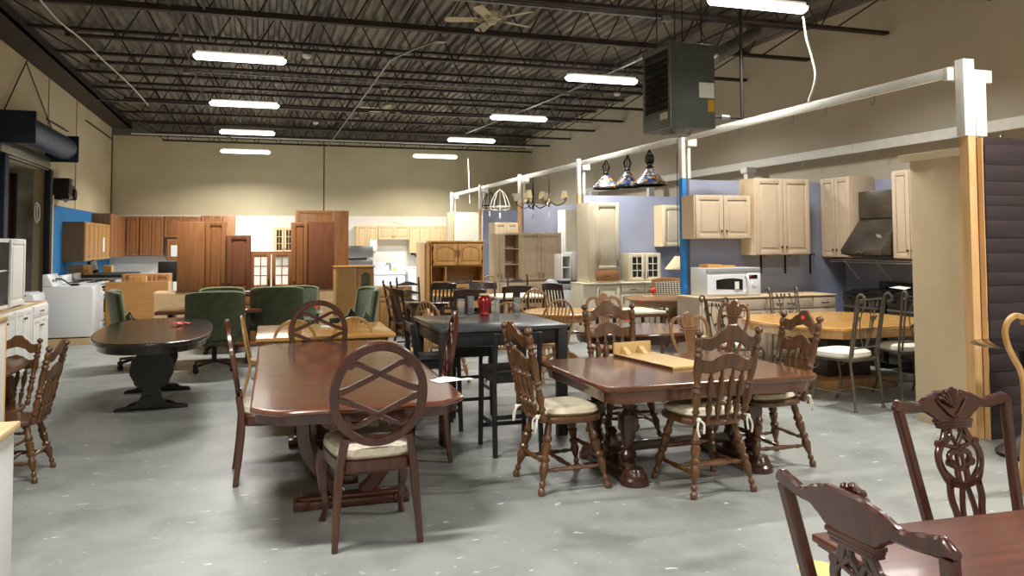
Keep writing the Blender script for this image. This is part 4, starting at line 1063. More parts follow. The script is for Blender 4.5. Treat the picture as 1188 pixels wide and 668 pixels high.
# arched glass oak corner cabinet
a_ = P(390, 309, y=12.2); c_ = P(434, 309, y=12.2); f_ = P(414, 309, y=12.2)
w_ = c_.x-a_.x; hh_ = a_.z
r = thing('corner_cabinet', 'oak corner cabinet with an arched glass door beside the green chair', 'cabinet', (a_.x, 12.2, 0))
b = MB(); b.box(0, (f_.x-a_.x), 0, .5, 0, hh_-.02); b.box(f_.x-a_.x, w_, .02, .5, 0, hh_-.02); b.build('carcass', M['oak'], r, .004)
box_ob('top_board', M['honey_top'], r, -.015, w_+.015, -.02, .5, hh_-.02, hh_, .004)
add_front(r, 'archglass', f_.x-a_.x+.005, w_-.003, .42, hh_-.04, M['oak'], None, None, y=.02, glassm='glass_bevel')
box_ob('lower_panel', M['dark_brown'], r, f_.x-a_.x+.005, w_-.003, 0, .02, .02, .4, .003)
# low oak cabinet with drawer and doors
a_ = P(440, 333, y=14.3); c_ = P(478, 333, y=14.3)
cab('base_cabinet', 'low oak cabinet with drawer over doors left of the oak hutch', 'cabinet', (a_.x-.1, 14.3, 0), 0, c_.x-a_.x+.1, .5, a_.z, 'oak', [('drawer', .05, .97, .8, .98, None), ('raised', .05, .5, .04, .78, None), ('raised', .52, .97, .04, .78, None)], None, side='oak_ply')
# oak hutch
yH = 15.0
a_ = P(500, 281, y=yH); c_ = P(561, 281, y=yH); w_ = c_.x-a_.x; ht = a_.z
zs = P(520, 309, y=yH).z
r = cab('hutch', 'big oak hutch with two arched doors over an open compartment', 'cabinet', (a_.x, yH, 0), 0, w_, .42, ht, 'oak', [], None, open_=(.85, .9, zs+.0), hm=None)
for k_, (u, v_) in enumerate(((.03, .495), (.505, .97))):
    o = add_front(r, 'arch', w_*u, w_*v_, zs+.02, ht-.03, M['oak'], 'steel', None)
    xx = w_*.47 if k_ == 0 else w_*.53
    MB().tube([(xx, -.022, zs+.2), (xx, -.05, zs+.21), (xx, -.05, zs+.31), (xx, -.022, zs+.32)], .009, 6).build('handle', M['steel'], o)
    hx = w_*.03 if k_ == 0 else w_*.97
    for hz in (zs+.09, ht-.12): box_ob('hinge', M['bronze'], o, hx-.012, hx+.012, -.026, -.02, hz-.035, hz+.035)
box_ob('divider', M['oak'], r, w_*.27, w_*.29, 0, .4, .9, zs)
box_ob('lower_box', M['oak'], r, .005, w_-.005, .01, .4, .02, .85)
box_ob('crown', M['honey_top'], r, -.02, w_+.02, -.03, .42, ht, ht+.03, .006)
a2 = P(488, 281, y=yH+.1)
r = thing('leaning_boards', 'two tall oak side panels leaning against the left of the hutch', 'panel', (a2.x, yH+.05, 0))
ww = a_.x-a2.x
box_ob('panel', M['maple'], r, 0, ww*.45, 0, .5, 0, ht, .003); box_ob('panel', M['oak'], r, ww*.5, ww-.02, -.03, .45, 0, ht-.01, .003)

# ---------------------------------------------------------------- left: white kitchen in the foreground-left
G6 = 'white beadboard base cabinets along the left'
XF = -2.74
ye = [P(55, 348, x=XF).y]
yEnd = ye[0]; yS = 9.2
nb = 4; step = (yEnd-yS)/nb
nmz = ['nearest the camera', 'second from the near end', 'third from the near end', 'at the far end with a drawer']
for i in range(nb):
    fr = [('bead', .02, .495, .03, .78, 'rt'), ('bead', .505, .98, .03, .78, 'lt'), ('flat', .02, .98, .8, .98, 'c')] if i in (0, 3) else [('bead', .02, .495, .03, .97, 'rt'), ('bead', .505, .98, .03, .97, 'lt')]
    r = cab('base_cabinet', 'white beadboard base cabinet along the left, '+nmz[i], 'cabinet', (XF, yS+i*step, 0), PI/2, step-.01, .58, .875, 'white_cab', fr, G6, toe=.08)
    t = MB(); t.box(0, .58 if 0 else step-.01, 0, .05, .875, .893); t.box(0, step-.01, .5, .58, .875, .893); t.box(0, .06, .05, .5, .875, .893); t.box(step-.07, step-.01, .05, .5, .875, .893)
    t.build('top_frame', M['raw_wood_h'], r, .002)
yu0, yu1 = P(1, 300, x=-2.9).y, P(28, 300, x=-2.86).y
zu0, zu1 = P(26, 346, x=-2.86).z, P(20, 277, x=-2.86).z
r = cab('open_wall_cabinet', 'white upper cabinet standing on the left counter, half of its front open', 'cabinet', (-2.86, yu0-.9, .895), PI/2, yu1-yu0+.9, .34, zu1-.895, 'white_cab', [], None, open_=(.45,))
w_ = yu1-yu0+.9
add_front(r, 'raised', w_*.62, w_*.99, .01, zu1-.9, M['white_cab'], 'steel', 'r')
# raw wood edged cabinet end and near counter
a_ = P(9, 366, y=5.6)
r = thing('side_cabinet', 'white cabinet end with a raw wood front edge at the left picture edge', 'cabinet', (a_.x, 5.58, 0))
box_ob('panel', M['white_cab'], r, -.9, -.0, -.6, -.03, 0, a_.z-.03, .002)
box_ob('wood_edge', M['raw_wood'], r, -.06, .002, -.03, .0, 0, a_.z-.03, .002)
box_ob('top_board', M['raw_wood_h'], r, -.9, .005, -.6, .005, a_.z-.03, a_.z, .002)
q = P(20, 489, y=4.5)
r = thing('near_counter', 'white cabinet with a light wood top, cut off at the lower left corner', 'cabinet', (q.x, 4.5, 0))
MB().box(-.8, -.012, -1.2, 0, 0, q.z-.035).build('carcass', M['white_cab'], r, .003)
MB().box(-.8, .01, -1.2, .02, q.z-.035, q.z).build('countertop', M['raw_wood_h'], r, .004)
# ================================================================ chairs (sitter looks to local +Y)
def ell(cx, cz, rx, rz, n=36, a0=0, a1=360):
    return [(cx+rx*math.cos(math.radians(a0+(a1-a0)*i/n)), cz+rz*math.sin(math.radians(a0+(a1-a0)*i/n))) for i in range(n + (0 if abs(a1-a0) == 360 else 1))]

def seat_outline(wf, wb, d0, d1, n=8, e=3.2):
    """rounded seat outline, front width wf at y=d1, back width wb at y=d0"""
    out = []
    cy = (d0+d1)/2; hy = (d1-d0)/2
    for x, y in superoval(1, 1, e, 40):
        w = wb+(wf-wb)*(y+1)/2
        out.append((x*w/2, cy+y*hy))
    return out

# ---- oval back chair
def make_oval_chair():
    r = thing('oval_back_chair', '', 'chair')
    m = M['mahogany']
    yb = lambda z: -.235-(z-.5)*.16
    for s in (-1, 1):
        MB().strip(lerp_pts([(s*.235, -.27, 0), (s*.222, -.245, .2), (s*.205, -.23, .42), (s*.175, yb(.6)+.0, .60)], 5), [.032+.012*min(1, i/8) for i in range(16)], [.034+.012*min(1, i/8) for i in range(16)], (0, 1, 0)).build('leg', m, r)
        MB().tube(lerp_pts([(s*.235, .215, .44), (s*.25, .235, .34), (s*.238, .23, .2), (s*.225, .222, .1), (s*.235, .25, .03), (s*.24, .265, 0)], 5),
                  [.036]*4+[.034]*3+[.028]*4+[.021]*5+[.017]*4+[.018]*3+[.024]*3, 8).build('leg', m, r)
    b = MB(); pts = seat_outline(.53, .43, -.25, .25, e=5)
    b.rings(pts, [(.395, .015), (.41, .0), (.465, 0), (.475, .01)]); b.build('seat_rail', m, r)
    c = MB(); c.rings(seat_outline(.525, .42, -.235, .255, e=4), [(.47, .005), (.49, -.008), (.525, 0), (.545, .03), (.555, .1)]); c.build('cushion', M['plastic_cushion'], r)
    o = MB(); cz, rx, rz = .832, .246, .266
    o.strip([(x, yb(z), z) for x, z in ell(0, cz, rx, rz, 44)], .048, .032, (0, 1, .16), True).build('oval_frame', m, r)
    for sx in (-1, 1):
        for sz in (-1, 1):
            q = [(sx*.235, .015), (sx*.17, .035), (sx*.06, .085), (-sx*.05, .14), (-sx*.12, .172), (-sx*.16, .165)]
            pts = lerp_pts([(x, yb(cz+sz*z), cz+sz*z) for x, z in q], 4)
            n = len(pts)
            b = MB(); b.strip(pts, [.034-.008*i/n for i in range(n)], .022, (0, 1, .16))
            e = pts[-1]; b.cyl((e.x, e.y-.012, e.z), (e.x, e.y+.012, e.z), .02, 12)
            b.build('back_scroll', m, r)
    return r
KO = Kind(make_oval_chair)

# ---- turned spindle chair with two wavy rails
LEGP = [(0, .018), (.03, .021), (.07, .021), (.10, .015), (.13, .019), (.16, .019), (.19, .014), (.24, .018), (.36, .026), (.44, .02), (.47, .026), (.50, .026), (.53, .019), (.60, .024), (.68, .027), (.71, .02), (.74, .026), (.78, .026), (.82, .02), (.9, .022), (1, .018)]
POSTP = [(0, .018), (.05, .022), (.09, .016), (.12, .022), (.16, .017), (.24, .024), (.32, .018), (.35, .024), (.38, .018), (.41, .024), (.44, .018), (.56, .023), (.60, .023), (.70, .02), (.73, .025), (.76, .019), (.79, .025), (.82, .019), (.86, .022), (.905, .02), (.92, .011), (.935, .018), (.955, .026), (.972, .025), (.99, .015), (1, .004)]
POSTP = [(t, max(.004, .02+(r_-.02)*1.7) if .02 < t < .91 else r_) for t, r_ in POSTP]
LEGP = [(t, .021+(r_-.021)*1.5) for t, r_ in LEGP]
SPINP = [(0, .009), (.1, .01), (.2, .016), (.27, .019), (.32, .01), (.36, .016), (.41, .009), (.55, .017), (.66, .02), (.76, .012), (.8, .017), (.85, .009), (1, .008)]
STRP = [(0, .009), (.12, .011), (.2, .017), (.26, .011), (.32, .014), (.5, .019), (.68, .014), (.74, .011), (.8, .017), (.88, .011), (1, .009)]
def make_spindle_chair(m='brown_oak', cushion=True):
    def f():
        m_ = M[m]
        r = thing('spindle_back_chair', '', 'chair')
        sh = .49
        MB().rings(seat_outline(.52, .44, -.24, .25, e=2.9), [(sh-.045, .025), (sh-.035, .004), (sh-.012, 0), (sh, .012)]).build('seat', m_, r)
        ft = [(-.235, -.25), (.235, -.25), (-.245, .24), (.245, .24)]
        tp = [(-.14, -.15), (.14, -.15), (-.15, .14), (.15, .14)]
        for (fx_, fy_), (tx, ty) in zip(ft, tp): MB().turn((fx_, fy_, 0), (tx, ty, sh-.035), LEGP, 10, 1.15).build('leg', m_, r)
        at = lambda i, z: V((ft[i][0], ft[i][1], 0)).lerp(V((tp[i][0], tp[i][1], sh-.035)), z/(sh-.035))
        for a_, b_, z_ in ((0, 2, .15), (1, 3, .15), (2, 3, .24), (0, 1, .2)):
            MB().turn(at(a_, z_), at(b_, z_), STRP, 8).build('stretcher', m_, r)
        MB().turn(at(0, .15).lerp(at(2, .15), .5), at(1, .15).lerp(at(3, .15), .5), STRP, 8).build('stretcher', m_, r)
        yb = lambda z: -.215-(z-sh)*.2
        for s in (-1, 1):
            MB().turn((s*.185, yb(sh)+.01, sh-.02), (s*.23, yb(1.1), 1.1), POSTP, 12, 1.12).build('post', m_, r)
        bow = lambda x: -.03*(1-(x/.22)**2)
        c1 = interp([(-.22, .965), (-.14, .955), (-.07, 1.0), (0, 1.015)]); c1b = interp([(-.22, 1.045), (-.15, 1.04), (-.08, 1.085), (-.03, 1.125), (0, 1.125)])
        MB().slab(xr(-.215, .215, 24), lambda x: c1(-abs(x)), lambda x: c1b(-abs(x)), lambda x, z: yb(z)+bow(x), .022).build('crest_rail', m_, r)
        c2 = interp([(-.22, .815), (-.12, .805), (0, .835)]); c2b = interp([(-.22, .90), (-.13, .89), (-.06, .925), (0, .94)])
        MB().slab(xr(-.21, .21, 24), lambda x: c2(-abs(x)), lambda x: c2b(-abs(x)), lambda x, z: yb(z)+bow(x), .022).build('middle_rail', m_, r)
        for x in (-.115, -.04, .04, .115):
            MB().turn((x*.9, yb(sh)-.01, sh-.01), (x*1.05, yb(.84)+bow(x), .84), SPINP, 8, 1.3).build('spindle', m_, r)
        if cushion:
            c = MB().rings(seat_outline(.46, .40, -.19, .23, e=3), [(sh+.001, .02), (sh+.022, -.006), (sh+.045, .006), (sh+.058, .05), (sh+.056, .12)]).build('cushion', M['cushion'], r)
            for s in (-1, 1):
                k = MB(); k.tube(lerp_pts([(s*.16, -.18, sh+.02), (s*.19, -.25, sh+.015), (s*.21, -.27, sh-.04), (s*.2, -.275, sh-.09)], 4), .007, 6)
                k.tube(lerp_pts([(s*.19, -.25, sh+.015), (s*.165, -.275, sh-.01), (s*.17, -.28, sh-.07)], 4), .007, 6); k.ball((s*.19, -.255, sh+.012), .017, 8, 5)
                k.build('tie', M['cord'], c)
        return r
    return f
KS = Kind(make_spindle_chair()); KSp = Kind(make_spindle_chair('brown_oak', False))

# ---- carved foreground chair with pierced splat
def make_pierced_chair():
    r = thing('carved_splat_chair', '', 'chair'); m = M['red_mahogany']
    yb = lambda z: -.24-(z-.46)*.2
    for s in (-1, 1):
        pts = lerp_pts([(s*.20, -.31, 0), (s*.195, -.25, .25), (s*.21, yb(.47), .47), (s*.24, yb(.75), .75), (s*.272, yb(1.0), 1.0)], 4)
        MB().strip(pts, .036, .034, (0, 1, 0)).build('back_post', m, r)
        MB().tube(lerp_pts([(s*.24, .21, .44), (s*.265, .235, .34), (s*.24, .215, .18), (s*.225, .205, .07), (s*.235, .22, .03), (s*.235, .22, 0)], 4), [.034]*4+[.033]*4+[.025]*4+[.018]*4+[.024]*4+[.034], 8).build('leg', m, r)
    MB().rings(seat_outline(.56, .44, -.25, .24, e=6), [(.385, 0), (.45, 0), (.46, .008)]).build('seat_rail', m, r)
    MB().rings(seat_outline(.52, .41, -.23, .22, e=4), [(.455, 0), (.48, 0), (.50, .03), (.505, .1)]).build('seat_cushion', M['brown_fabric'], r)
    lo = interp([(-.295, 1.0), (-.25, .99), (-.18, .985), (-.14, .985), (-.11, .968), (-.08, .945), (0, .945)])
    hi = interp([(-.295, 1.018), (-.27, 1.042), (-.22, 1.032), (-.17, 1.02), (-.1, 1.048), (-.06, 1.06), (0, 1.06)])
    MB().slab(xr(-.292, .292, 44), lambda x: lo(-abs(x)), lambda x: hi(-abs(x)), lambda x, z: yb(z)-.02*(1-(x/.29)**2), .026).build('crest_rail', m, r)
    b = MB()
    for i in range(9):
        a = math.radians(28+124*i/8); R_ = .062 if i % 2 == 0 else .058
        p0 = V((0, yb(1.0)+.0, 1.0)); p1 = V((math.cos(a)*R_, yb(1.02)-.003, 1.005+math.sin(a)*R_*1.05))
        b.tube([p0, p0.lerp(p1, .6), p1, p1+V((math.cos(a)*.006, 0, math.sin(a)*.006))], [.006, .009, .011, .006], 8)
    b.tube(lerp_pts([(-.075, yb(1.03)-.004, 1.03), (-.045, yb(.995)-.004, .995), (0, yb(.965)-.004, .962), (.045, yb(.995)-.004, .995), (.075, yb(1.03)-.004, 1.03)], 4), .007, 6)
    b.build('shell_carving', m, r)
    b = MB()
    for z, w_ in ((.945, .17), (.934, .155), (.923, .145)): b.box(-w_/2, w_/2, yb(z)-.036, yb(z)+.004, z-.006, z+.006)
    b.build('collar', m, r, .002)
    def S(q, w=.019):
        for s in (-1, 1):
            pts = lerp_pts([(s*x, yb(z)-.016, z) for x, z in q], 5); yield pts, w
    sp = MB()
    for q, w in (([(.045, .92), (.06, .885), (.078, .86)], .020), ([(.026, .92), (.03, .89), (.06, .862)], .013), ([(.03, .895), (.0, .85), (.012, .835)], .012),
                 ([(.078, .862), (.10, .83), (.102, .79), (.085, .745), (.07, .72), (.066, .70)], .022), ([(.0, .845), (.04, .85), (.075, .862)], .013),
                 ([(.045, .79), (.05, .815), (.03, .83), (.0, .82)], .016), ([(.045, .79), (.025, .77), (.0, .765)], .015), ([(.012, .82), (.014, .79), (.012, .765)], .009),
                 ([(.02, .775), (.022, .73), (.012, .70)], .018), ([(.098, .80), (.085, .765), (.05, .73), (.03, .71)], .012), ([(.0, .705), (.04, .71), (.074, .725)], .018),
                 ([(.07, .72), (.075, .66), (.062, .6), (.055, .47)], .020), ([(.012, .70), (.028, .63), (.03, .58), (.022, .47)], .015)):
        for pts, ww in S(q, w*1.3): sp.strip(pts, ww, .016, (0, 1, .2))
    for s in (-1, 1):
        for x, z, rr in ((.088, .862, .016), (.05, .79, .017)): sp.cyl((s*x, yb(z)-.026, z), (s*x, yb(z)-.006, z), rr, 12)
    sp.build('pierced_splat', m, r)
    b = MB(); b.box(-.12, .12, yb(.47)-.03, yb(.47)+.01, .45, .49); b.build('shoe', m, r, .004)
    return r
KP = Kind(make_pierced_chair)

# ---- bow back windsor
def make_windsor(m='windsor_oak'):
    def f():
        r = thing('windsor_chair', '', 'chair'); m_ = M[m]; sh = .46
        MB().rings(seat_outline(.46, .42, -.21, .22, e=2.5), [(sh-.04, .03), (sh-.03, .004), (sh-.01, 0), (sh, .012)]).build('seat', m_, r)
        ft = [(-.2, -.23), (.2, -.23), (-.21, .21), (.21, .21)]; tp = [(-.13, -.13), (.13, -.13), (-.14, .13), (.14, .13)]
        for (a, b), (c, d) in zip(ft, tp): MB().turn((a, b, 0), (c, d, sh-.03), LEGP, 8, .95).build('leg', m_, r)
        at = lambda i, z: V((ft[i][0], ft[i][1], 0)).lerp(V((tp[i][0], tp[i][1], sh-.03)), z/(sh-.03))
        for a_, b_ in ((0, 2), (1, 3)): MB().turn(at(a_, .16), at(b_, .16), STRP, 8).build('stretcher', m_, r)
        MB().turn(at(0, .16).lerp(at(2, .16), .5), at(1, .16).lerp(at(3, .16), .5), STRP, 8).build('stretcher', m_, r)
        yb = lambda z: -.175-(z-sh)*.22
        bow = [(-.175, sh)]+[(x, z) for x, z in reversed(ell(0, .74, .205, .235, 20, -10, 190))]+[(.175, sh)]
        MB().tube([(x, yb(z), z) for x, z in bow], .0135, 8).build('bow', m_, r)
        for i in range(7):
            x = -.135+.045*i; zt = .74+.235*math.sqrt(max(0, 1-(x*1.15/.205)**2))
            MB().turn((x*.85, yb(sh), sh), (x*1.15, yb(zt), zt), [(0, .007), (.25, .012), (.4, .008), (.9, .007), (1, .006)] if i != 3 else [(0, .008), (.3, .018), (.5, .01), (1, .007)], 6).build('spindle', m_, r)
        return r
    return f
KW = Kind(make_windsor())

# ---- pressed-crest chair with pierced fan
def make_press_chair(m='pecan'):
    r = thing('pressed_back_chair', '', 'chair'); m_ = M[m]; sh = .47
    MB().rings(seat_outline(.48, .43, -.22, .23, e=3), [(sh-.05, .012), (sh-.04, 0), (sh-.012, 0), (sh, .012)]).build('seat', m_, r)
    yb = lambda z: -.2-(z-sh)*.2
    for s in (-1, 1):
        MB().strip(lerp_pts([(s*.21, -.3, 0), (s*.19, -.23, .25), (s*.185, -.2, sh-.02)], 4), .032, .036).build('leg', m_, r)
        MB().tube(lerp_pts([(s*.2, .19, sh-.03), (s*.22, .21, .34), (s*.205, .195, .15), (s*.205, .2, .03), (s*.21, .21, 0)], 4), [.03]*5+[.027]*4+[.02]*4+[.022]*4, 8).build('leg', m_, r)
    loop = [(.15, sh)]+[(.14, .55), (.175, .68), (.215, .82), (.215, .92), (.18, .985), (.11, 1.005), (.07, .985)]
    for s in (-1, 1):
        MB().strip(lerp_pts([(s*x, yb(z), z) for x, z in loop], 4), .034, .024, (0, 1, .2)).build('back_loop', m_, r)
    hi = interp([(-.1, .985), (-.07, 1.0), (-.045, 1.045), (0, 1.065)]); lo = interp([(-.1, .955), (-.085, .9), (0, .895)])
    MB().slab(xr(-.1, .1, 18), lambda x: lo(-abs(x)), lambda x: hi(-abs(x)), lambda x, z: yb(z), .03).build('crest', m_, r)
    b = MB(); b.box(-.11, .11, yb(.89)-.02, yb(.89)+.02, .875, .895); b.build('crest_collar', m_, r, .004)
    for i in range(5):
        x = -.06+.03*i
        MB().turn((x*.5, yb(.55), .55), (x, yb(.88), .88), [(0, .008), (.3, .008), (.7, .009), (.9, .013), (1, .01)], 6).build('slat', m_, r)
    hi2 = interp([(-.05, .58), (0, .6)])
    MB().slab(xr(-.05, .05, 6), lambda x: sh-.005, lambda x: hi2(-abs(x)), lambda x, z: yb(z), .02).build('splat_base', m_, r)
    b = MB(); b.tube([(.2, -.26, .2), (0, -.02, .22), (.2, .2, .2)], .01, 6); b.tube([(-.2, -.26, .2), (0, -.02, .22), (-.2, .2, .2)], .01, 6); b.build('stretcher', m_, r)
    return r
KC = Kind(make_press_chair)

# ---- bentwood hoop chair
def make_hoop_chair():
    r = thing('bentwood_chair', '', 'chair'); m_ = M['honey']; sh = .46
    MB().rings(seat_outline(.42, .4, -.2, .21, e=2.3), [(sh-.035, 0), (sh-.01, 0), (sh, .008)]).build('seat', m_, r)
    yb = lambda z: -.185-(z-sh)*.2
    hoop = [(-.19, sh-.03)]+list(reversed(ell(0, .68, .2, .22, 20, 0, 180)))+[(.19, sh-.03)]
    MB().strip([(x, yb(z), z) for x, z in hoop], .03, .022, (0, 1, .2)).build('hoop', m_, r)
    inner = [(-.09, sh)]+list(reversed(ell(0, .64, .105, .14, 14, 0, 180)))+[(.09, sh)]
    MB().slab(xr(-.065, .065, 8), lambda x: sh, lambda x: .885, lambda x, z: yb(z), .014).build('back_slat', m_, r)
    for s in (-1, 1):
        MB().strip([(s*.19, -.17, sh-.02), (s*.2, -.22, .2), (s*.21, -.27, 0)], .03, .03).build('leg', m_, r)
        MB().strip([(s*.17, .17, sh-.02), (s*.18, .18, .2), (s*.19, .2, 0)], .03, .03).build('leg', m_, r)
    MB().tube([(.165*math.cos(a), .0+.165*math.sin(a), .26) for a in [2*PI*i/20 for i in range(20)]], .01, 6, True).build('leg_ring', m_, r)
    return r
KH = Kind(make_hoop_chair)

# ---- dark farmhouse chairs
def make_ladder(m='dark_brown', mode='ladder'):
    def f():
        r = thing({'ladder': 'ladder_back_chair', 'slat': 'slat_back_chair', 'plain': 'curved_crest_chair'}[mode], '', 'chair'); m_ = M[m]; sh = .46
        MB().box(-.22, .22, -.2, .22, sh-.03, sh).build('seat', m_, r, .012)
        MB().box(-.2, .2, -.18, .2, sh-.09, sh-.03).build('apron', m_, r)
        yb = lambda z: -.2-(z-sh)*.2
        H_ = 1.03
        for s in (-1, 1):
            b = MB(); b.strip([(s*.2, -.26, 0), (s*.2, -.2, .3), (s*.2, yb(sh), sh), (s*.2, yb(H_-.05), H_-.05)], .034, .034)
            if mode == 'ladder': b.M = Matrix(); b.lathe((s*.2, yb(H_), H_-.055), [(0, .016), (.02, .012), (.03, .02), (.05, .018), (.075, .004)], 10)
            b.build('back_post', m_, r)
            MB().turn((s*.19, .19, 0), (s*.19, .19, sh-.03), [(0, .012), (.1, .016), (.6, .02), (.8, .022), (.82, .024), (1, .024)], 8).build('leg', m_, r)
        arc_ = lambda x: -.018*(1-(x/.2)**2)
        if mode == 'ladder':
            for z in (.62, .77, .92):
                MB().slab(xr(-.2, .2, 12), lambda x: z-.03, lambda x: z+.02+.022*math.cos(x/.2*PI)*1, lambda x, zz_: yb(zz_)+arc_(x), .018).build('ladder_rail', m_, r)
        elif mode == 'slat':
            MB().slab(xr(-.2, .2, 12), lambda x: .88, lambda x: .975+.02*(1-(x/.2)**2), lambda x, z: yb(z)+arc_(x), .022).build('crest_rail', m_, r)
            MB().slab(xr(-.2, .2, 6), lambda x: .54, lambda x: .575, lambda x, z: yb(z), .018).build('lower_rail', m_, r)
            for i in range(5): x = -.13+.065*i; MB().slab([x-.014, x+.014], lambda x: .57, lambda x: .89, lambda x, z: yb(z), .012).build('slat', m_, r)
        else:
            MB().slab(xr(-.24, .24, 14), lambda x: .88-.01*(x/.24)**2, lambda x: .99-.02*(x/.24)**2, lambda x, z: yb(z)+arc_(x), .024).build('crest_rail', m_, r)
            MB().slab(xr(-.06, .06, 4), lambda x: .5, lambda x: .89, lambda x, z: yb(z), .014).build('splat', m_, r)
        for s in (-1, 1): MB().cyl((s*.19, -.22, .17), (s*.19, .19, .17), .011, 6).build('stretcher', m_, r)
        MB().cyl((-.19, .0, .17), (.19, .0, .17), .011, 6).build('stretcher', m_, r)
        return r
    return f
KLa = Kind(make_ladder()); KSl = Kind(make_ladder('dark_brown', 'slat')); KPl = Kind(make_ladder('dark_brown', 'plain'))

# ---- green upholstered swivel chair
def make_swivel():
    r = thing('swivel_chair', '', 'chair'); sh = .47
    g = M['green']
    b = MB()
    # curved back: wide panel that wraps forward and sinks into arms
    def sec(u):   # u -1..1 across
        a = u*1.0
        x = .33*math.sin(a)/math.sin(1.0); y = -.27+.10*(1-math.cos(a))/(1-math.cos(1.0))
        return x, y
    secs = []
    for i in range(13):
        u = -1+i/6; x, y = sec(u); nx, ny = -math.sin(u*.5), math.cos(u*.5)
        ht = .99-.03*abs(u)**3
        t = .035
        q = []
        for z, k in ((.40, 1), (.7, 1), (ht-.03, 1), (ht, .5), (ht, -.5), (ht-.03, -1), (.7, -1), (.40, -1)):
            yy = -(z-.42)*.16
            q.append((x-nx*t*k*-1, y+yy+ny*t*k, z))
        secs.append(q)
    b.loft(secs); b.build('back', g, r, 0, True, 50)
    e = MB(); pts = []
    for i in range(13):
        u = -1+i/6; x, y = sec(u); ht = .99-.03*abs(u)**3; pts.append((x, y-(ht-.42)*.16+.03, ht-.008))
    left = [(sec(-1)[0], sec(-1)[1]-(z-.42)*.16+.03+(.25*(.62-z) if z < .62 else 0), z) for z in (.5, .56, .64, .8, .92)]
    right = [(sec(1)[0], p[1], p[2]) for p in left][::-1]
    e.tube(left+pts[0:]+right, .018, 8); e.build('piping', M['green_edge'], r)
    for s in (-1, 1):
        q = lerp_pts([(s*.33, -.2, .68), (s*.335, -.12, .62), (s*.335, .0, .585), (s*.33, .18, .575)], 4)
        a = MB(); a.strip([(p.x, p.y, p.z-.09) for p in q], .05, [.18+.1*max(0, 1-i/5) for i in range(len(q))], (0, 0, 1)).build('arm', g, r)
    MB().rings(seat_outline(.6, .56, -.26, .28, e=4), [(.33, .02), (.36, 0), (.45, 0), (.485, .02), (.495, .1)]).build('seat', g, r)
    MB().cyl((0, 0, .1), (0, 0, .34), .03, 12).build('pedestal', M['dark_iron'], r)
    MB().box(-.12, .12, -.14, .14, .31, .335).build('tilt_plate', M['dark_iron'], r)
    for k in range(4):
        a = k*PI/2+PI/4; c, s_ = math.cos(a), math.sin(a)
        o = MB().strip([(0, 0, .12), (c*.16, s_*.16, .105), (c*.3, s_*.3, .085)], .045, .03, (0, 0, 1)).build('base_arm', M['bronze'], r)
        w = MB(); w.cyl((c*.3, s_*.3, .09), (c*.3, s_*.3, .05), .01, 6)
        w.cyl((c*.3-s_*.022, s_*.3+c*.022, .03), (c*.3+s_*.022, s_*.3-c*.022, .03), .03, 12); w.build('caster', M['black'], o)
    return r
KG = Kind(make_swivel)

# ---- wrought iron chair with leaf back
def make_iron_chair():
    r = thing('wrought_iron_chair', '', 'chair'); m_ = M['iron']; sh = .46
    yb = lambda z: -.2-(z-sh)*.16
    for s in (-1, 1):
        MB().tube([(s*.2, -.25, 0), (s*.2, -.2, sh), (s*.2, yb(1.0), 1.0)]+[(s*.2-s*0, yb(1.0)-.035+.035*math.cos(a), 1.0+.035*math.sin(a)) for a in [PI*k/5 for k in range(1, 9)]], .0125, 8).build('back_post', m_, r)
        MB().tube([(s*.165, -.2, .47), (s*.165, yb(1.0)+.0, .985)], .009, 6).build('back_post', m_, r)
        MB().tube(lerp_pts([(s*.2, .2, sh-.03), (s*.21, .22, .38), (s*.2, .19, .25), (s*.2, .19, .12), (s*.21, .24, .02), (s*.21, .25, .0)], 5), .012, 8).build('leg', m_, r)
        MB().tube([(s*.2+0, .18-.05*math.cos(a)*(1-a/8), .38-.05*math.sin(a)*(1-a/8)) for a in [k*.5 for k in range(14)]], .006, 6).build('scroll', m_, r)
        MB().cyl((s*.2, -.225, .15), (s*.2, .19, .15), .008, 6).build('stretcher', m_, r)
        MB().lathe((s*.2, -.25, 0), [(0, .018), (.02, .018), (.03, .012)], 10).build('foot', m_, r)
    MB().cyl((-.2, -.02, .15), (.2, -.02, .15), .008, 6).build('stretcher', m_, r)
    for z in (.55, .985): MB().cyl((-.2, yb(z), z), (.2, yb(z), z), .009, 6).build('back_rail', m_, r)
    b = MB()
    b.box(-.2, .2, -.2, -.185, sh-.03, sh-.01); b.box(-.2, .2, .185, .2, sh-.03, sh-.01); b.box(-.2, -.185, -.185, .185, sh-.03, sh-.01); b.box(.185, .2, -.185, .185, sh-.03, sh-.01); b.build('seat_frame', m_, r)
    MB().rings(seat_outline(.44, .42, -.19, .225, e=3.5), [(sh-.008, .01), (sh+.01, -.006), (sh+.04, 0), (sh+.055, .03), (sh+.06, .1)]).build('seat_cushion', M['white_cushion'], r)
    def leaf(b, x, z, a, L=.06):
        dx, dz = math.cos(a), math.sin(a)
        secs = []
        for t, w_ in ((0, .002), (.3, .018), (.6, .016), (1, .001)):
            cx, cz = x+dx*L*t, z+dz*L*t
            secs.append([(cx-dz*w_, yb(cz), cz+dx*w_), (cx, yb(cz)+.004, cz), (cx+dz*w_, yb(cz), cz-dx*w_), (cx, yb(cz)-.004, cz)])
        b.loft(secs)
    for x0, cur in ((-.09, -1), (0, 1), (.09, -1), (.045, 1)):
        b = MB(); q = [(x0*.3, .55), (x0*.8+cur*.02, .68), (x0+cur*.03, .8), (x0, .93)]
        b.tube(lerp_pts([(x, yb(z), z) for x, z in q], 4), .0055, 6)
        leaf(b, x0, .91, PI/2+.3*cur); leaf(b, x0+cur*.03, .8, PI/2-.9*cur); leaf(b, x0*.8+cur*.02, .69, PI/2+.9*cur)
        b.build('leaf_stem', m_, r)
    return r
KI = Kind(make_iron_chair)

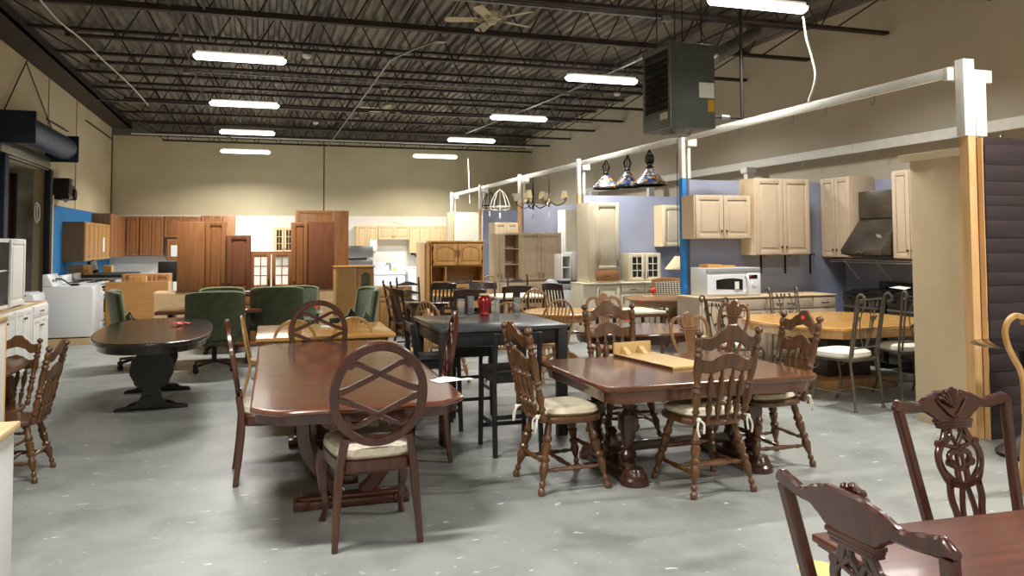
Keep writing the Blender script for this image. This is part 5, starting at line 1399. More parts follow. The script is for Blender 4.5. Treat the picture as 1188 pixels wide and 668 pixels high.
# ---- black bar stool
def make_stool():
    r = thing('bar_stool', '', 'stool'); m_ = M['black_wood']; sh = .66
    MB().box(-.2, .2, -.2, .2, sh-.03, sh).build('seat', m_, r, .01)
    b = MB(); b.box(-.19, .19, .17, .19, sh-.1, sh-.03); b.box(-.19, .19, -.19, -.17, sh-.1, sh-.03); b.box(-.19, -.17, -.17, .17, sh-.1, sh-.03); b.box(.17, .19, -.17, .17, sh-.1, sh-.03); b.build('apron', m_, r)
    for s in (-1, 1):
        MB().strip([(s*.19, -.23, 0), (s*.185, -.19, sh-.05), (s*.18, -.235, .95)], .036, .036).build('back_leg', m_, r)
        MB().strip([(s*.19, .2, 0), (s*.18, .18, sh-.03)], .036, .036).build('leg', m_, r)
        MB().strip([(s*.187, -.22, .24), (s*.187, .19, .24)], .02, .032, (0, 0, 1)).build('stretcher', m_, r)
    MB().strip([(-.187, .195, .16), (.187, .195, .16)], .02, .032, (0, 0, 1)).build('foot_rest', m_, r)
    MB().strip([(-.187, -.215, .3), (.187, -.215, .3)], .02, .032, (0, 0, 1)).build('stretcher', m_, r)
    MB().slab(xr(-.18, .18, 6), lambda x: .86, lambda x: .95, lambda x, z: -.22-(z-.86)*.1, .022).build('back_rail', m_, r)
    return r
KB = Kind(make_stool)
# ================================================================ front mahogany table with oval back chairs
def table_top(poly, z, th=.035, m='mahogany_top', ap=.07, inset=.06, prof=None):
    b = MB(); b.rings(poly, prof or [(z-th, .02), (z-th*.7, .004), (z-th*.35, .0), (z-th*.12, .004), (z, .014), (z, .03)]); return b
T1 = V((.60, 6.03, 0))
r = thing('dining_table', 'long mahogany dining table with clipped corners surrounded by oval back chairs', 'table', T1, math.radians(-1))
hx, hy, c_ = .61, 1.535, .17
poly = []
for sx, sy in ((1, -1), (1, 1), (-1, 1), (-1, -1)):
    a = [(hx, hy-c_), (hx-.012, hy-c_*.82), (hx-c_*.5+.012, hy-c_*.5+.012), (hx-c_*.82, hy-.012), (hx-c_, hy)]
    pp = [(sx*x, sy*y) for x, y in a]
    poly += pp if sx*sy > 0 else pp[::-1]
q = []
for i, p in enumerate(poly):
    q.append(p); n_ = poly[(i+1) % len(poly)]
    if math.hypot(p[0]-n_[0], p[1]-n_[1]) > .3:
        for k in range(1, 8): q.append((p[0]+(n_[0]-p[0])*k/8, p[1]+(n_[1]-p[1])*k/8))
o = table_top(q, .75).build('table_top', M['mahogany_top'], r)
sm = MB()
for y_ in (-.75, -.3, .3, .8): sm.box(-hx+.015, hx-.015, y_-.0015, y_+.0015, .7495, .7505)
sm.build('leaf_seam', M['mahogany'], r, 0, False)
MB().rings(q, [(.655, .075), (.715, .06)]).build('apron', M['mahogany'], r)
for sy in (-1, 1):
    y0 = sy*.82
    bb = MB(); bb.box(-.36, .36, y0-.07, y0+.07, 0.0, .05); bb.box(-.32, .32, y0-.055, y0+.055, .05, .075); bb.box(-.36, -.26, y0-.08, y0+.08, .0, .06); bb.box(.26, .36, y0-.08, y0+.08, .0, .06)
    bb.build('trestle_foot', M['mahogany'], r, .008)
    for sx in (-1, 1):
        MB().strip(lerp_pts([(sx*.07, y0, .07), (sx*.16, y0, .16), (sx*.27, y0, .34), (sx*.30, y0, .5), (sx*.30, y0, .66)], 5), .085, .07, (0, 1, 0)).build('curved_leg', M['mahogany'], r)
b = MB(); b.box(-.05, .05, -.75, .75, .1, .16); b.box(-.3, .3, -.88, .88, .6, .655); b.build('stretcher', M['mahogany'], r, .006)
b = MB(); b.M = Matrix.Translation(P(516, 441, z=.752)) @ Matrix.Rotation(.4, 4, 'Z')
b.add([(-.09, -.06, 0), (.1, -.09, .004), (.12, .05, .001), (.04, .07, .012), (-.08, .06, .002), (0, 0, .014)], [(0, 1, 5), (1, 2, 5), (2, 3, 5), (3, 4, 5), (4, 0, 5)])
b.box(.1, .17, -.1, -.04, 0, .004)
tag(b.build('paper_tag', M['paper'], None), 'crumpled white paper lying on the right edge of the mahogany table', 'paper')
b = MB(); b.M = Matrix.Translation(P(545, 462, z=.752)); b.box(-.04, .04, -.015, .015, 0, .002)
g = 'oval back chairs around the mahogany table'
KO.put((.632, 4.69, 0), math.radians(2), 'oval back chair in the foreground, its back to the camera', g)
KO.put((.13, 6.05, 0), math.radians(-88), 'oval back chair on the left long side of the mahogany table', g)
KO.put((1.17, 6.2, 0), math.radians(82), 'oval back chair on the right long side of the mahogany table', g)
KO.put((.55, 7.38, 0), math.radians(180), 'oval back chair at the far end of the mahogany table', g)
def sticker(px, py, x=None, y=None, z=None, r_=.016, lb='', nrm='y', m='red_sticker'):
    q = P(px, py, x=x, y=y, z=z)
    b = MB(); b.M = Matrix.Translation(q)
    if nrm == 'z': b.cyl((0, 0, .0005), (0, 0, .002), r_, 12)
    else: b.cyl((0, -.004, 0), (0, -.002, 0), r_, 12)
    tag(b.build('price_sticker', M[m], None), lb, 'sticker')

# ================================================================ trestle table with spindle chairs
T2 = V((2.975, 5.36, 0)); rz2 = math.radians(0)
r = thing('trestle_table', 'brown trestle table with turned legs and a loose board on top', 'table', T2, rz2)
hx, hy, c_ = .845, .655, .09
poly = []
for sx, sy in ((1, -1), (1, 1), (-1, 1), (-1, -1)):
    a = [(hx, hy-c_), (hx-.012, hy-c_*.82), (hx-c_*.5+.012, hy-c_*.5+.012), (hx-c_*.82, hy-.012), (hx-c_, hy)]
    pp = [(sx*x, sy*y) for x, y in a]
    pp = pp if sx*sy > 0 else pp[::-1]
    if poly:
        l = poly[-1]; poly += [(l[0]+(pp[0][0]-l[0])*k/8, l[1]+(pp[0][1]-l[1])*k/8) for k in range(1, 8)]
    poly += pp
l = poly[-1]; poly += [(l[0]+(poly[0][0]-l[0])*k/8, l[1]+(poly[0][1]-l[1])*k/8) for k in range(1, 8)]
table_top(poly, .72, .04).build('table_top', M['brown_oak_top'], r)
MB().rings(poly, [(.60, .07), (.68, .05)]).build('apron', M['brown_oak_top'], r)
TR = [(0, .04), (.04, .055), (.08, .05), (.1, .035), (.14, .055), (.2, .06), (.25, .04), (.28, .05), (.31, .035), (.4, .05), (.5, .055), (.58, .05), (.62, .035), (.66, .055), (.72, .045), (.78, .03), (.86, .05), (.92, .06), (1, .055)]
for sx in (-1, 1):
    x0 = sx*.50
    b = MB(); b.box(x0-.07, x0+.07, -.40, .40, 0, .05); b.box(x0-.058, x0+.058, -.37, .37, .05, .085)
    b.lathe((x0, -.36, 0), [(0, .10), (.04, .10), (.055, .085), (.07, .085), (.09, .07), (.11, .06)], 16); b.lathe((x0, .36, 0), [(0, .10), (.04, .10), (.055, .085), (.07, .085), (.09, .07), (.11, .06)], 16)
    b.build('trestle_foot', M['dark_trestle'], r, 0)
    for y_ in (-.27, .27):
        MB().turn((x0, y_, .085), (x0, y_, .61), TR, 14).build('turned_leg', M['dark_trestle'], r)
        b = MB(); b.box(x0-.055, x0+.055, y_-.055, y_+.055, .34, .46); b.build('leg_block', M['dark_trestle'], r, .01)
    b = MB(); b.lathe((x0, 0, .085), [(0, .05), (.03, .06), (.06, .035), (.1, .055), (.14, .045), (.17, .03), (.2, .045), (.23, .02)], 12); b.build('finial', M['dark_trestle'], r)
    box_ob('cross_bar', M['dark_trestle'], r, x0-.05, x0+.05, -.42, .42, .57, .61, .006)
box_ob('stretcher', M['dark_trestle'], r, -.5, .5, -.03, .03, .13, .2, .008)
# loose folded board
q0, q1, q2 = P(703, 411, z=.722), P(768, 405, z=.722), P(793, 432, z=.722)
L_ = .78; ang = math.atan2(-(q1.y-q0.y), -(q1.x-q0.x))
d_ = (q2-q0).normalized(); W_ = .36
r = thing('board_leaf', 'pale particle board leaf with a raised end lying on the trestle table', 'board', (q0.x+d_.x*.13, q0.y+d_.y*.13, .7205), math.atan2(d_.y, d_.x)+PI/2)
MB().box(0, W_, -L_, 0, 0, .02).build('board', M['particle'], r, .001)
box_ob('board_edge', M['walnut'], r, -.004, 0, -L_, 0, 0, .021)
MB().box(0, W_, 0, .02, 0, .11).build('end_board', M['particle'], r, .001)
for x_ in (.07, .23):
    b = MB(); b.loft([[(x_, -.001, .0205), (x_, -.09, .0205), (x_, -.001, .08)], [(x_+.045, -.001, .0205), (x_+.045, -.09, .0205), (x_+.045, -.001, .08)]]); b.build('corner_block', M['particle'], r)
g = 'spindle chairs around the trestle table'
KS.put((2.915, 4.84, 0), math.radians(2), 'spindle back chair with tied cushion in front of the trestle table', g)
KS.put((2.02, 5.21, 0), math.radians(-87), 'spindle back chair with tied cushion at the left end of the trestle table', g)
KS.put((3.68, 5.21, 0), math.radians(87), 'spindle back chair with tied cushion at the right end of the trestle table', g)
KS.put((2.99, 6.24, 0), math.radians(176), 'spindle back chair behind the trestle table, facing the camera', g)

# ================================================================ foreground table with carved chairs
def lp(px, py, z=.76): return P(px, py, z=z)
c0 = lp(941, 618); c1 = lp(1188, 590); c2 = lp(1028, 648)
u = (c1-c0).normalized(); vdir = V((u.y, -u.x, 0))
ang = math.atan2(u.y, u.x)
r = thing('dining_table', 'polished red mahogany table cut off at the lower right corner', 'table', (c0.x, c0.y, 0), ang)
W_, D_ = 1.7, 1.05
MB().box(0, W_, -D_, 0, .735, .76).build('table_top', M['red_mahogany_top'], r, .006)
b = MB(); b.box(.012, W_-.012, -D_+.012, -.012, .722, .735); b.box(.03, W_-.03, -D_+.03, -.03, .71, .722); b.build('edge_moulding', M['red_mahogany'], r, .004)
b = MB(); b.box(.09, W_-.09, -D_+.09, -.09, .63, .71); b.build('apron', M['red_mahogany'], r, .004)
for x_ in (.11, W_-.11):
    for y_ in (-.11, -D_+.11): MB().tube(lerp_pts([(x_, y_, .7), (x_, y_, .55), (x_, y_, .2), (x_, y_, .05), (x_, y_, 0)], 3), [.045]*4+[.038]*4+[.025]*3+[.04]*2, 10).build('leg', M['red_mahogany'], r)
FT = r
g = 'carved splat chairs around the red mahogany table'
KP.put((1.73, 1.60, 0), math.radians(-90), 'carved splat chair in the lower right corner, seen from behind', g)
KP.put((2.64, 2.15, 0), math.radians(180), 'carved splat chair behind the red mahogany table, its pierced front to the camera', g)
KP.put((3.27, 2.08, 0), math.radians(176), 'carved splat chair cut off at the right picture edge behind the table', g)
q = P(945, 660, z=0)
t = MB().lathe((q.x+.02, q.y, .001), [(0, .10), (.002, .10)], 28).build('floor_sticker', M['yellow_paper'], None)
tag(t, 'round yellow green sticker on the floor at the lower right', 'sticker')

# ================================================================ black pub table
r = thing('pub_table', 'tall black square pub table with glasses and a red vase', 'table', (2.0, 7.02, 0), math.radians(0))
hx, hy = .565, .60
MB().box(-hx, hx, -hy, hy, .915, .95).build('table_top', M['black_top_sheen'], r, .004)
b = MB(); b.box(-hx+.03, hx-.03, -hy+.03, -hy+.05, .79, .915); b.box(-hx+.03, hx-.03, hy-.05, hy-.03, .79, .915); b.box(-hx+.03, -hx+.05, -hy+.05, hy-.05, .79, .915); b.box(hx-.05, hx-.03, -hy+.05, hy-.05, .79, .915); b.build('apron', M['black_wood'], r, .002)
for sx in (-1, 1):
    for sy in (-1, 1): MB().box(sx*(hx-.005), sx*(hx-.09), sy*(hy-.005), sy*(hy-.09), 0, .915).build('leg', M['black_wood'], r, .004)
g = 'black bar stools around the pub table'
KB.put((1.95, 6.17, 0), math.radians(0), 'black bar stool in front of the pub table, its back to the camera', g)
KB.put((1.98, 7.62, 0), math.radians(180), 'black bar stool behind the pub table, seen between its legs', g)
KB.put((1.52, 7.05, 0), math.radians(-90), 'black bar stool at the left side of the pub table', g)
zt = .951
q = P(562, 366, z=zt)
r = thing('vase', 'glossy red ginger jar vase on the black pub table', 'vase', q)
MB().lathe((0, 0, 0), [(0, .048), (.01, .052), (.02, .045), (.035, .04), (.07, .05), (.12, .068), (.155, .07), (.18, .055), (.19, .042), (.2, .04)], 28).build('body', M['red_gloss'], r)
MB().lathe((0, 0, 0), [(.198, .05), (.205, .052), (.212, .05), (.212, .01)], 24).build('rim', M['shade'], r)
gn = [(535, 368, 'leftmost of the glasses, left of the red vase'), (546.5, 364, 'behind and just left of the red vase'), (575.5, 369.5, 'directly right of the red vase'), (600, 366, 'rightmost of the glasses, apart from the others')]
gl = None
for px_, py_, nm in gn:
    q = P(px_, py_, z=zt)
    if gl is None:
        gl = thing('drinking_glass', '', 'glass', q, 0, 'tall drinking glasses on the pub table')
        MB().lathe((0, 0, 0), [(0, .028), (.002, .033), (.06, .034), (.175, .037), (.176, .034), (.06, .031), (.062, .001)], 20).build('tumbler', M['smoke_glass'], gl)
        MB().lathe((0, 0, .004), [(0, .029), (.055, .03), (.056, .002)], 16).build('thick_base', M['glass_base'], gl)
        gl['label'] = 'tall smoky drinking glass, '+nm
    else: dup(gl, q, 0, 'tall smoky drinking glass, '+nm)
q = P(578, 361, y=7.45)
r = thing('candlestick', 'tall clear glass candlestick behind the right of the vase', 'candlestick', (q.x, 7.45, zt))
MB().lathe((0, 0, 0), [(0, .045), (.01, .045), (.02, .012), (.08, .016), (.1, .01), (.2, .014), (.26, .01), (.33, .02), (.37, .03), (.37, .02)], 16).build('stem', M['glass'], r)

# ================================================================ dark oval trestle table at the left
r = thing('oval_table', 'dark oval table with a two-legged trestle base and a red flower', 'table', (-1.03, 9.3, 0), math.radians(3))
po = superoval(.58, 1.35, 2.7, 64)
table_top(po, .75, .045).build('table_top', M['espresso'], r)
MB().rings(po, [(.64, .08), (.705, .06)]).build('apron', M['espresso'], r)
for sy in (-1, 1):
    y0 = sy*.52
    def side_(tab): return interp(tab)
    w_ = interp([(.09, .10), (.16, .09), (.2, .075), (.26, .16), (.38, .205), (.48, .19), (.58, .12), (.62, .12), (.66, .14)])
    b = MB(); secs = []
    for z in xr(.09, .66, 28): secs.append([(-w_(z), y0-.035, z), (w_(z), y0-.035, z), (w_(z), y0+.035, z), (-w_(z), y0+.035, z)])
    b.loft(secs); b.build('pedestal', M['black_wood'], r)
    hi = interp([(-.34, .02), (-.30, .035), (-.24, .04), (-.2, .07), (-.14, .085), (-.08, .15), (0, .16)])
    MB().slab(xr(-.34, .34, 30), lambda x: 0.0+.0*(x), lambda x: hi(-abs(x)), lambda x, z: y0, .08).build('trestle_foot', M['black_wood'], r)
box_ob('stretcher', M['black_wood'], r, -.025, .025, -.5, .5, .28, .36, .004)
q = P(207, 377, z=.752)
r = thing('flower_decoration', 'small bright red flower decoration on the dark oval table', 'flower', q)
b = MB()
for i in range(14):
    a = i*2.4; rr = .03+.02*(i % 3); b.strip([(0, 0, .012), (math.cos(a)*rr, math.sin(a)*rr, .03), (math.cos(a)*rr*2, math.sin(a)*rr*1.6, .018)], .03, .006, (0, 0, 1))
b.build('petals', M['red_flower'], r)
MB().ball((0, 0, .02), .018, 8, 5).build('centre', M['paper'], r)

# ================================================================ conference table with green swivel chairs
r = thing('conference_table', 'dark reddish table surrounded by green swivel chairs', 'table', (-.62, 11.95, 0))
MB().box(-.68, .68, -.42, .42, .71, .75).build('table_top', M['mahogany_top'], r, .005)
for sx in (-1, 1): MB().box(sx*.5-.03, sx*.5+.03, -.3, .3, 0, .71).build('leg', M['dark_brown'], r, .004)
g = 'green upholstered swivel chairs'
KG.put((-.53, 11.2, 0), math.radians(4), 'green swivel chair in front of the reddish table, wide back to the camera', g, 1.05)
KG.put((-1.52, 11.85, 0), math.radians(-82), 'green swivel chair at the far left, seen from its side behind the dark oval table', g, 1.05)
KG.put((.29, 12.12, 0), math.radians(-5), 'green swivel chair behind the yellow table, wide back to the camera', g, 1.05)
KG.put((-.52, 13.02, 0), math.radians(180), 'green swivel chair on the far side of the reddish table, only its top showing', g, .98)
KG.put((.60, 13.04, 0), math.radians(175), 'green swivel chair mostly hidden behind the one at the yellow table', g, .98)
KG.put((1.22, 11.2, 0), math.radians(100), 'green swivel chair seen from its side in front of the oak corner cabinet', g, 1.05)

# ================================================================ yellow table with hoop chairs
r = thing('yellow_table', 'honey yellow wooden table behind the mahogany table', 'table', (.70, 8.72, 0), math.radians(-1))
MB().box(-.70, .66, -.62, .62, .705, .74).build('table_top', M['honey_top'], r, .005)
b = MB(); b.box(-.62, .58, -.55, .55, .62, .705); b.build('apron', M['honey'], r, .004)
for sx in (-1, 1):
    for sy in (-1, 1): MB().box(sx*.6-.035, sx*.6+.035, sy*.53-.035, sy*.53+.035, 0, .62).build('leg', M['honey'], r, .004)
g = 'honey coloured bentwood hoop chairs'
q = P(344, 372, z=.9); KH.put((q.x, q.y+.27, 0), math.radians(-3), 'bentwood hoop chair in front of the yellow table, left one', g)
q = P(407, 368, z=.9); KH.put((q.x, q.y+.2, 0), math.radians(4), 'bentwood hoop chair in front of the yellow table, right one', g)
KH.put((.12, 8.75, 0), math.radians(-92), 'bentwood hoop chair at the left end of the yellow table, seen edge-on', g)
KH.put((1.50, 8.35, 0), math.radians(85), 'bentwood hoop chair at the right end of the yellow table, nearer one', g)
KH.put((1.58, 8.95, 0), math.radians(88), 'bentwood hoop chair at the right end of the yellow table, farther one', g)
q = P(383, 379, z=.742)
tag(box_ob('brochure', M['paper'], None, q.x-.1, q.x+.1, q.y-.06, q.y+.06, .741, .752, .002), 'white booklet lying on the honey yellow table', 'booklet')
q = P(373, 378, z=.742)
r = thing('water_bottle', 'small clear container standing on the honey yellow table', 'bottle', (q.x, q.y+.1, .741))
MB().lathe((0, 0, 0), [(0, .03), (.1, .03), (.13, .015), (.14, .015)], 14).build('body', M['smoke_glass'], r); MB().lathe((0, 0, .14), [(0, .018), (.02, .018)], 12).build('cap', M['white_paint'], r)

# ================================================================ left table
r = thing('farm_table', 'brown wooden table at the left picture edge with spindle chairs', 'table', (-2.35, 6.6, 0))
MB().rings(superoval(.66, .78, 6, 48), [(.71, .01), (.73, 0), (.75, .01)]).build('table_top', M['brown_oak'], r)
b = MB(); b.box(-.5, .5, -.6, .6, .63, .71); b.build('apron', M['brown_oak'], r)
for sx in (-1, 1):
    for sy in (-1, 1): MB().turn((sx*.5, sy*.6, 0), (sx*.5, sy*.6, .63), LEGP, 10, 1.6).build('leg', M['brown_oak'], r)
g = 'bare spindle chairs at the left table'
KSp.put((-1.66, 6.56, 0), math.radians(86), 'bare spindle back chair at the right side of the left table', g, .86)
KSp.put((-1.92, 7.1, 0), math.radians(165), 'bare spindle back chair behind the left table beside the white cabinets', g, .82)

# ================================================================ round red-brown table, pressed back chairs
def pedestal_table(name, label, c, rx, ry, z, top, leg, e=2.0, n=56, rz=0, apron=.08, base=.34):
    r = thing(name, label, 'table', c, rz)
    po = superoval(rx, ry, e, n)
    table_top(po, z, .035).build('table_top', M[top], r)
    MB().rings(po, [(z-.035-apron, .08), (z-.035, .06)]).build('apron', M[leg], r)
    MB().lathe((0, 0, 0), [(.12, .06), (.16, .09), (.2, .1), (.3, .07), (.36, .1), (.45, .09), (.52, .06), (z-.1, .1)], 20).build('pedestal', M[leg], r)
    for k in range(4):
        a = k*PI/2+PI/4; c_, s_ = math.cos(a), math.sin(a)
        MB().strip(lerp_pts([(c_*.04, s_*.04, .2), (c_*base*.5, s_*base*.5, .16), (c_*base*.85, s_*base*.85, .06), (c_*base, s_*base, .03)], 4), .06, .06, (0, 0, 1)).build('foot', M[leg], r)
    return r
pedestal_table('round_table', 'round reddish brown pedestal table behind the trestle table', (3.78, 7.62, 0), .68, .58, .75, 'mahogany_top', 'mahogany')
q = P(814, 390, z=.752)
tag(box_ob('sticky_note', M['yellow_paper'], None, q.x-.09, q.x+.05, q.y-.04, q.y+.04, .7505, .752), 'yellow green paper slip on the round reddish table', 'paper slip')
g = 'pressed back chairs around the round reddish table'
KC.put((3.88, 8.3, 0), math.radians(180), 'pressed back chair with carved crest on the far side of the round reddish table', g)
q = P(800, 356, y=6.75); KC.put((q.x, 6.47, 0), math.radians(183), 'pressed back chair between the trestle table and the round reddish table', g, .93)
KC.put((4.40, 7.1, 0), math.radians(97), 'pressed back chair seen edge-on right of the round reddish table', g, 1.0)

# ================================================================ windsor group
pedestal_table('oak_table', 'honey oak pedestal table among the bow back chairs', (3.85, 9.85, 0), .5, .55, .75, 'honey_top', 'windsor_oak')
g = 'bow back windsor chairs'
def pc(K, px, py, z, rz, label, group, back=.3, sc=None):
    """chair whose crest top shows at px,py at height z"""
    q = P(px, py, z=z); a = math.radians(rz)
    ox_, oy_ = -math.sin(a)*back, math.cos(a)*back
    K.put((q.x+ox_, q.y+oy_, 0), a, label, group, sc)
pc(KW, 650, 348, .975, 8, 'bow back windsor chair right of the pub table, its back to the camera', g)
pc(KW, 590, 351, .975, -10, 'bow back windsor chair half hidden behind the red vase and glasses', g)
q = P(619, 340, y=10.9); KW.put((q.x, 10.62, 0), math.radians(176), 'bow back windsor chair on the far side of the honey oak table', g)
pc(KW, 493, 350, .975, -60, 'bow back windsor chair just behind the left corner of the pub table', g)
q = P(565, 312, y=15.7); KW.put((q.x, 15.4, 0), math.radians(170), 'bow back windsor chair far back, just right of the oak hutch', g)
r = thing('folding_table', 'cream topped table between the windsor chairs and the cream kitchen', 'table', (4.85, 9.9, 0))
MB().box(-.42, .38, -.35, .35, .70, .73).build('table_top', M['cushion'], r, .004); box_ob('rim', M['walnut'], r, -.44, .40, -.37, .37, .66, .70, .004)
for sx in (-1, 1):
    for sy in (-1, 1): MB().cyl((sx*.35, sy*.28, 0), (sx*.35, sy*.28, .66), .025, 8).build('leg', M['walnut'], r)

# ================================================================ round oak table in the cream kitchen bay
pedestal_table('round_oak_table', 'round golden oak table with a red apple in the second display bay', (6.45, 11.55, 0), .78, .72, .75, 'oak_round', 'oak_round', base=.4)
q = P(758, 340, z=.752)
r = thing('apple', 'red apple shaped decoration on the round golden oak table', 'apple', (q.x, q.y, .7515))
MB().lathe((0, 0, 0), [(.004, .015), (0, .03), (.02, .05), (.05, .058), (.08, .048), (.092, .028), (.085, .004)], 18).build('fruit', M['red_flower'], r)
MB().cyl((0, 0, .085), (.006, 0, .11), .004, 6).build('stem', M['dark_brown'], r)
q = P(752, 343, z=.752)
tag(box_ob('paper_card', M['paper'], None, q.x-.12, q.x+.08, q.y-.08, q.y-.02, .751, .753), 'small white card beside the red apple', 'card')
def make_stripe():
    m = mat('striped_fabric', (206, 196, 176), .85)
    nt = m.node_tree; N = nt.nodes; L = nt.links
    tc = N.new('ShaderNodeTexCoord'); w_ = N.new('ShaderNodeTexWave'); w_.inputs['Scale'].default_value = 6; w_.bands_direction = 'X'
    w2 = N.new('ShaderNodeTexWave'); w2.inputs['Scale'].default_value = 9; w2.bands_direction = 'Z'
    mx = N.new('ShaderNodeMath'); mx.operation = 'MAXIMUM'; r_ = N.new('ShaderNodeValToRGB')
    L.new(tc.outputs['Object'], w_.inputs[0]); L.new(tc.outputs['Object'], w2.inputs[0]); L.new(w_.outputs['Fac'], mx.inputs[0]); L.new(w2.outputs['Fac'], mx.inputs[1])
    r_.color_ramp.elements[0].position = .45; r_.color_ramp.elements[0].color = lin((212, 202, 180)); r_.color_ramp.elements[1].position = .95; r_.color_ramp.elements[1].color = lin((92, 78, 62))
    L.new(mx.outputs[0], r_.inputs[0]); L.new(r_.outputs[0], N['Principled BSDF'].inputs['Base Color']); return m
M['stripe'] = make_stripe()
q = P(771, 322, y=12.75)
r = thing('upholstered_chair', 'oak framed armchair with checked fabric back behind the round golden oak table', 'chair', (q.x, 12.42, 0), math.radians(172))
k = q.z/1.0
yb = lambda z: -.25-(z-.45)*.15
MB().slab(xr(-.29, .29, 16), lambda x: .93*k-.02*(x/.29)**2, lambda x: 1.0*k-.03*(x/.29)**2, lambda x, z: yb(z)-.03*(1-(x/.29)**2), .035).build('crest_rail', M['oak_round'], r)
MB().slab(xr(-.255, .255, 12), lambda x: .5, lambda x: .93*k, lambda x, z: yb(z)-.03*(1-(x/.29)**2), .05).build('back_cushion', M['stripe'], r)
MB().rings(seat_outline(.54, .5, -.24, .26, e=4), [(.40, .01), (.42, 0), (.47, 0), (.49, .03)]).build('seat', M['stripe'], r)
MB().rings(seat_outline(.54, .5, -.24, .26, e=5), [(.34, 0), (.40, 0)]).build('seat_rail', M['oak_round'], r)
for s in (-1, 1):
    MB().strip([(s*.26, -.3, 0), (s*.26, -.24, .4), (s*.275, yb(.93), .93*k)], .035, .035).build('back_leg', M['oak_round'], r)
    MB().strip([(s*.26, .24, 0), (s*.27, .23, .66)], .035, .035).build('front_leg', M['oak_round'], r)
    MB().strip(lerp_pts([(s*.28, yb(.68)+.02, .68), (s*.29, 0, .69), (s*.27, .27, .66)], 4), .05, .025, (0, 0, 1)).build('arm', M['oak_round'], r)

# ================================================================ dark chairs in the middle distance
g = 'dark chairs in the middle distance'
pc(KLa, 473, 322, 1.03, 182, 'dark ladder back chair with finials left of the slat back one', g, .31)
q = P(449, 326, y=13.0); KLa.put((q.x+.3, 13.0, 0), math.radians(-82), 'dark ladder back chair seen from its side by the low oak cabinet', g)
pc(KPl, 459, 335, .98, -75, 'dark chair seen from its side between the green chair and the pub table', g, .3)
pc(KSl, 515, 328, .99, 0, 'dark slat back chair in front of the oak hutch, light showing through its slats', g, .31)
q = P(535, 318, y=14.7); KLa.put((q.x, 14.4, 0), PI, 'dark ladder back chair directly in front of the open hutch compartment', g)
pc(KPl, 560, 328, .98, 178, 'dark curved crest chair right of the slat back one', g, .31)
pc(KPl, 545, 336, .98, 2, 'dark plain crest chair just behind the red vase', g, .31)
pc(KPl, 600, 332.5, .97, 3, 'dark curved crest chair in front of the taupe shelves', g, .31)
pc(KLa, 600, 319, 1.03, 180, 'small looking dark ladder back chair before the taupe base cabinet', g, .31)
pc(KSl, 640, 330, .97, -62, 'dark slat back chair leaning sideways beside the dishwasher', g, .31)
for lb, c_, hx, hy, z, tp, lg in (('dark table with seats behind the low oak cabinet chairs', (2.48, 12.2), .3, .3, .74, 'espresso', 'dark_brown'),
                         ('oak topped table between the dark ladder back chairs', (3.48, 13.8), .5, .38, .75, 'honey_top', 'dark_brown'),
                         ('dark table with a pale top in front of the taupe shelves', (4.25, 13.1), .45, .5, .75, 'cushion', 'dark_brown')):
    r = thing('dining_table', lb, 'table', (c_[0], c_[1], 0))
    MB().box(-hx, hx, -hy, hy, z-.035, z).build('table_top', M[tp], r, .005)
    MB().box(-hx+.06, hx-.06, -hy+.06, hy-.06, z-.11, z-.035).build('apron', M[lg], r)
    for sx in (-1, 1):
        for sy in (-1, 1): MB().box(sx*(hx-.08)-.03, sx*(hx-.08)+.03, sy*(hy-.08)-.03, sy*(hy-.08)+.03, 0, z-.035).build('leg', M[lg], r, .003)

# ================================================================ octagonal table with iron chairs
r = thing('octagonal_table', 'long octagonal golden oak table surrounded by wrought iron chairs', 'table', (6.45, 7.72, 0), math.radians(0))
po = [(1.0, .42), (.62, .85), (-.62, .85), (-1.0, .42), (-1.0, -.42), (-.62, -.85), (.62, -.85), (1.0, -.42)]
dn = []
for i, p in enumerate(po):
    n_ = po[(i+1) % 8]
    for k in range(5): dn.append((p[0]+(n_[0]-p[0])*k/5, p[1]+(n_[1]-p[1])*k/5))
table_top(dn, .75, .04).build('table_top', M['honey_top'], r)
MB().rings(dn, [(.62, .09), (.71, .07)]).build('apron', M['honey'], r)
MB().box(-.3, .3, -.2, .2, .12, .62).build('pedestal', M['dark_brown'], r, .01)
MB().box(-.5, .5, -.4, .4, 0, .12).build('plinth', M['windsor_oak'], r, .01)
g = 'wrought iron chairs around the octagonal table'
KI.put((5.67, 6.68, 0), math.radians(14), 'wrought iron chair with leaf back and white seat nearest the camera', g, 1.1)
KI.put((6.62, 6.85, 0), math.radians(-12), 'wrought iron chair half hidden by the tall cream pantry panel', g, 1.1)
q = P(912, 338, y=8.95); KI.put((q.x, 8.78, 0), math.radians(172), 'wrought iron chair at the far side of the octagonal table before the linen cabinets', g, 1.0)
KI.put((5.25, 7.95, 0), math.radians(-82), 'wrought iron chair tucked at the left end of the octagonal table', g, 1.0)
# ================================================================ right edge: yellow chair and glass table
q = P(1170, 372, y=4.2)
r = thing('queen_anne_chair', 'honey yellow chair with curved back at the right picture edge', 'chair', (3.0, 3.0, 0))
pts = [P(a, b_, y=3.95) for a, b_ in ((1186, 368), (1178, 366), (1170, 372), (1166, 384), (1169, 400), (1176, 415), (1184, 430), (1188, 450), (1189, 480))]
base = V((pts[-1].x+.23, 3.95, 0)); r.location = base; r.rotation_euler = (0, 0, PI)
for s in (-1, 1):
    o = [V(((p.x-base.x)*(-s), 0, p.z)) for p in pts]
    low = [V((o[-1].x, 0, .6)), V((o[-1].x, .0, .45)), V((o[-1].x, -.05, .0))]
    MB().strip(lerp_pts(o+low, 4), .035, .028, (0, 1, 0)).build('back_post', M['honey'], r)
    MB().tube(lerp_pts([(s*.24, .42, .43), (s*.26, .44, .3), (s*.23, .42, .1), (s*.24, .44, 0)], 4), [.03]*5+[.024]*4+[.018]*4, 8).build('leg', M['honey'], r)
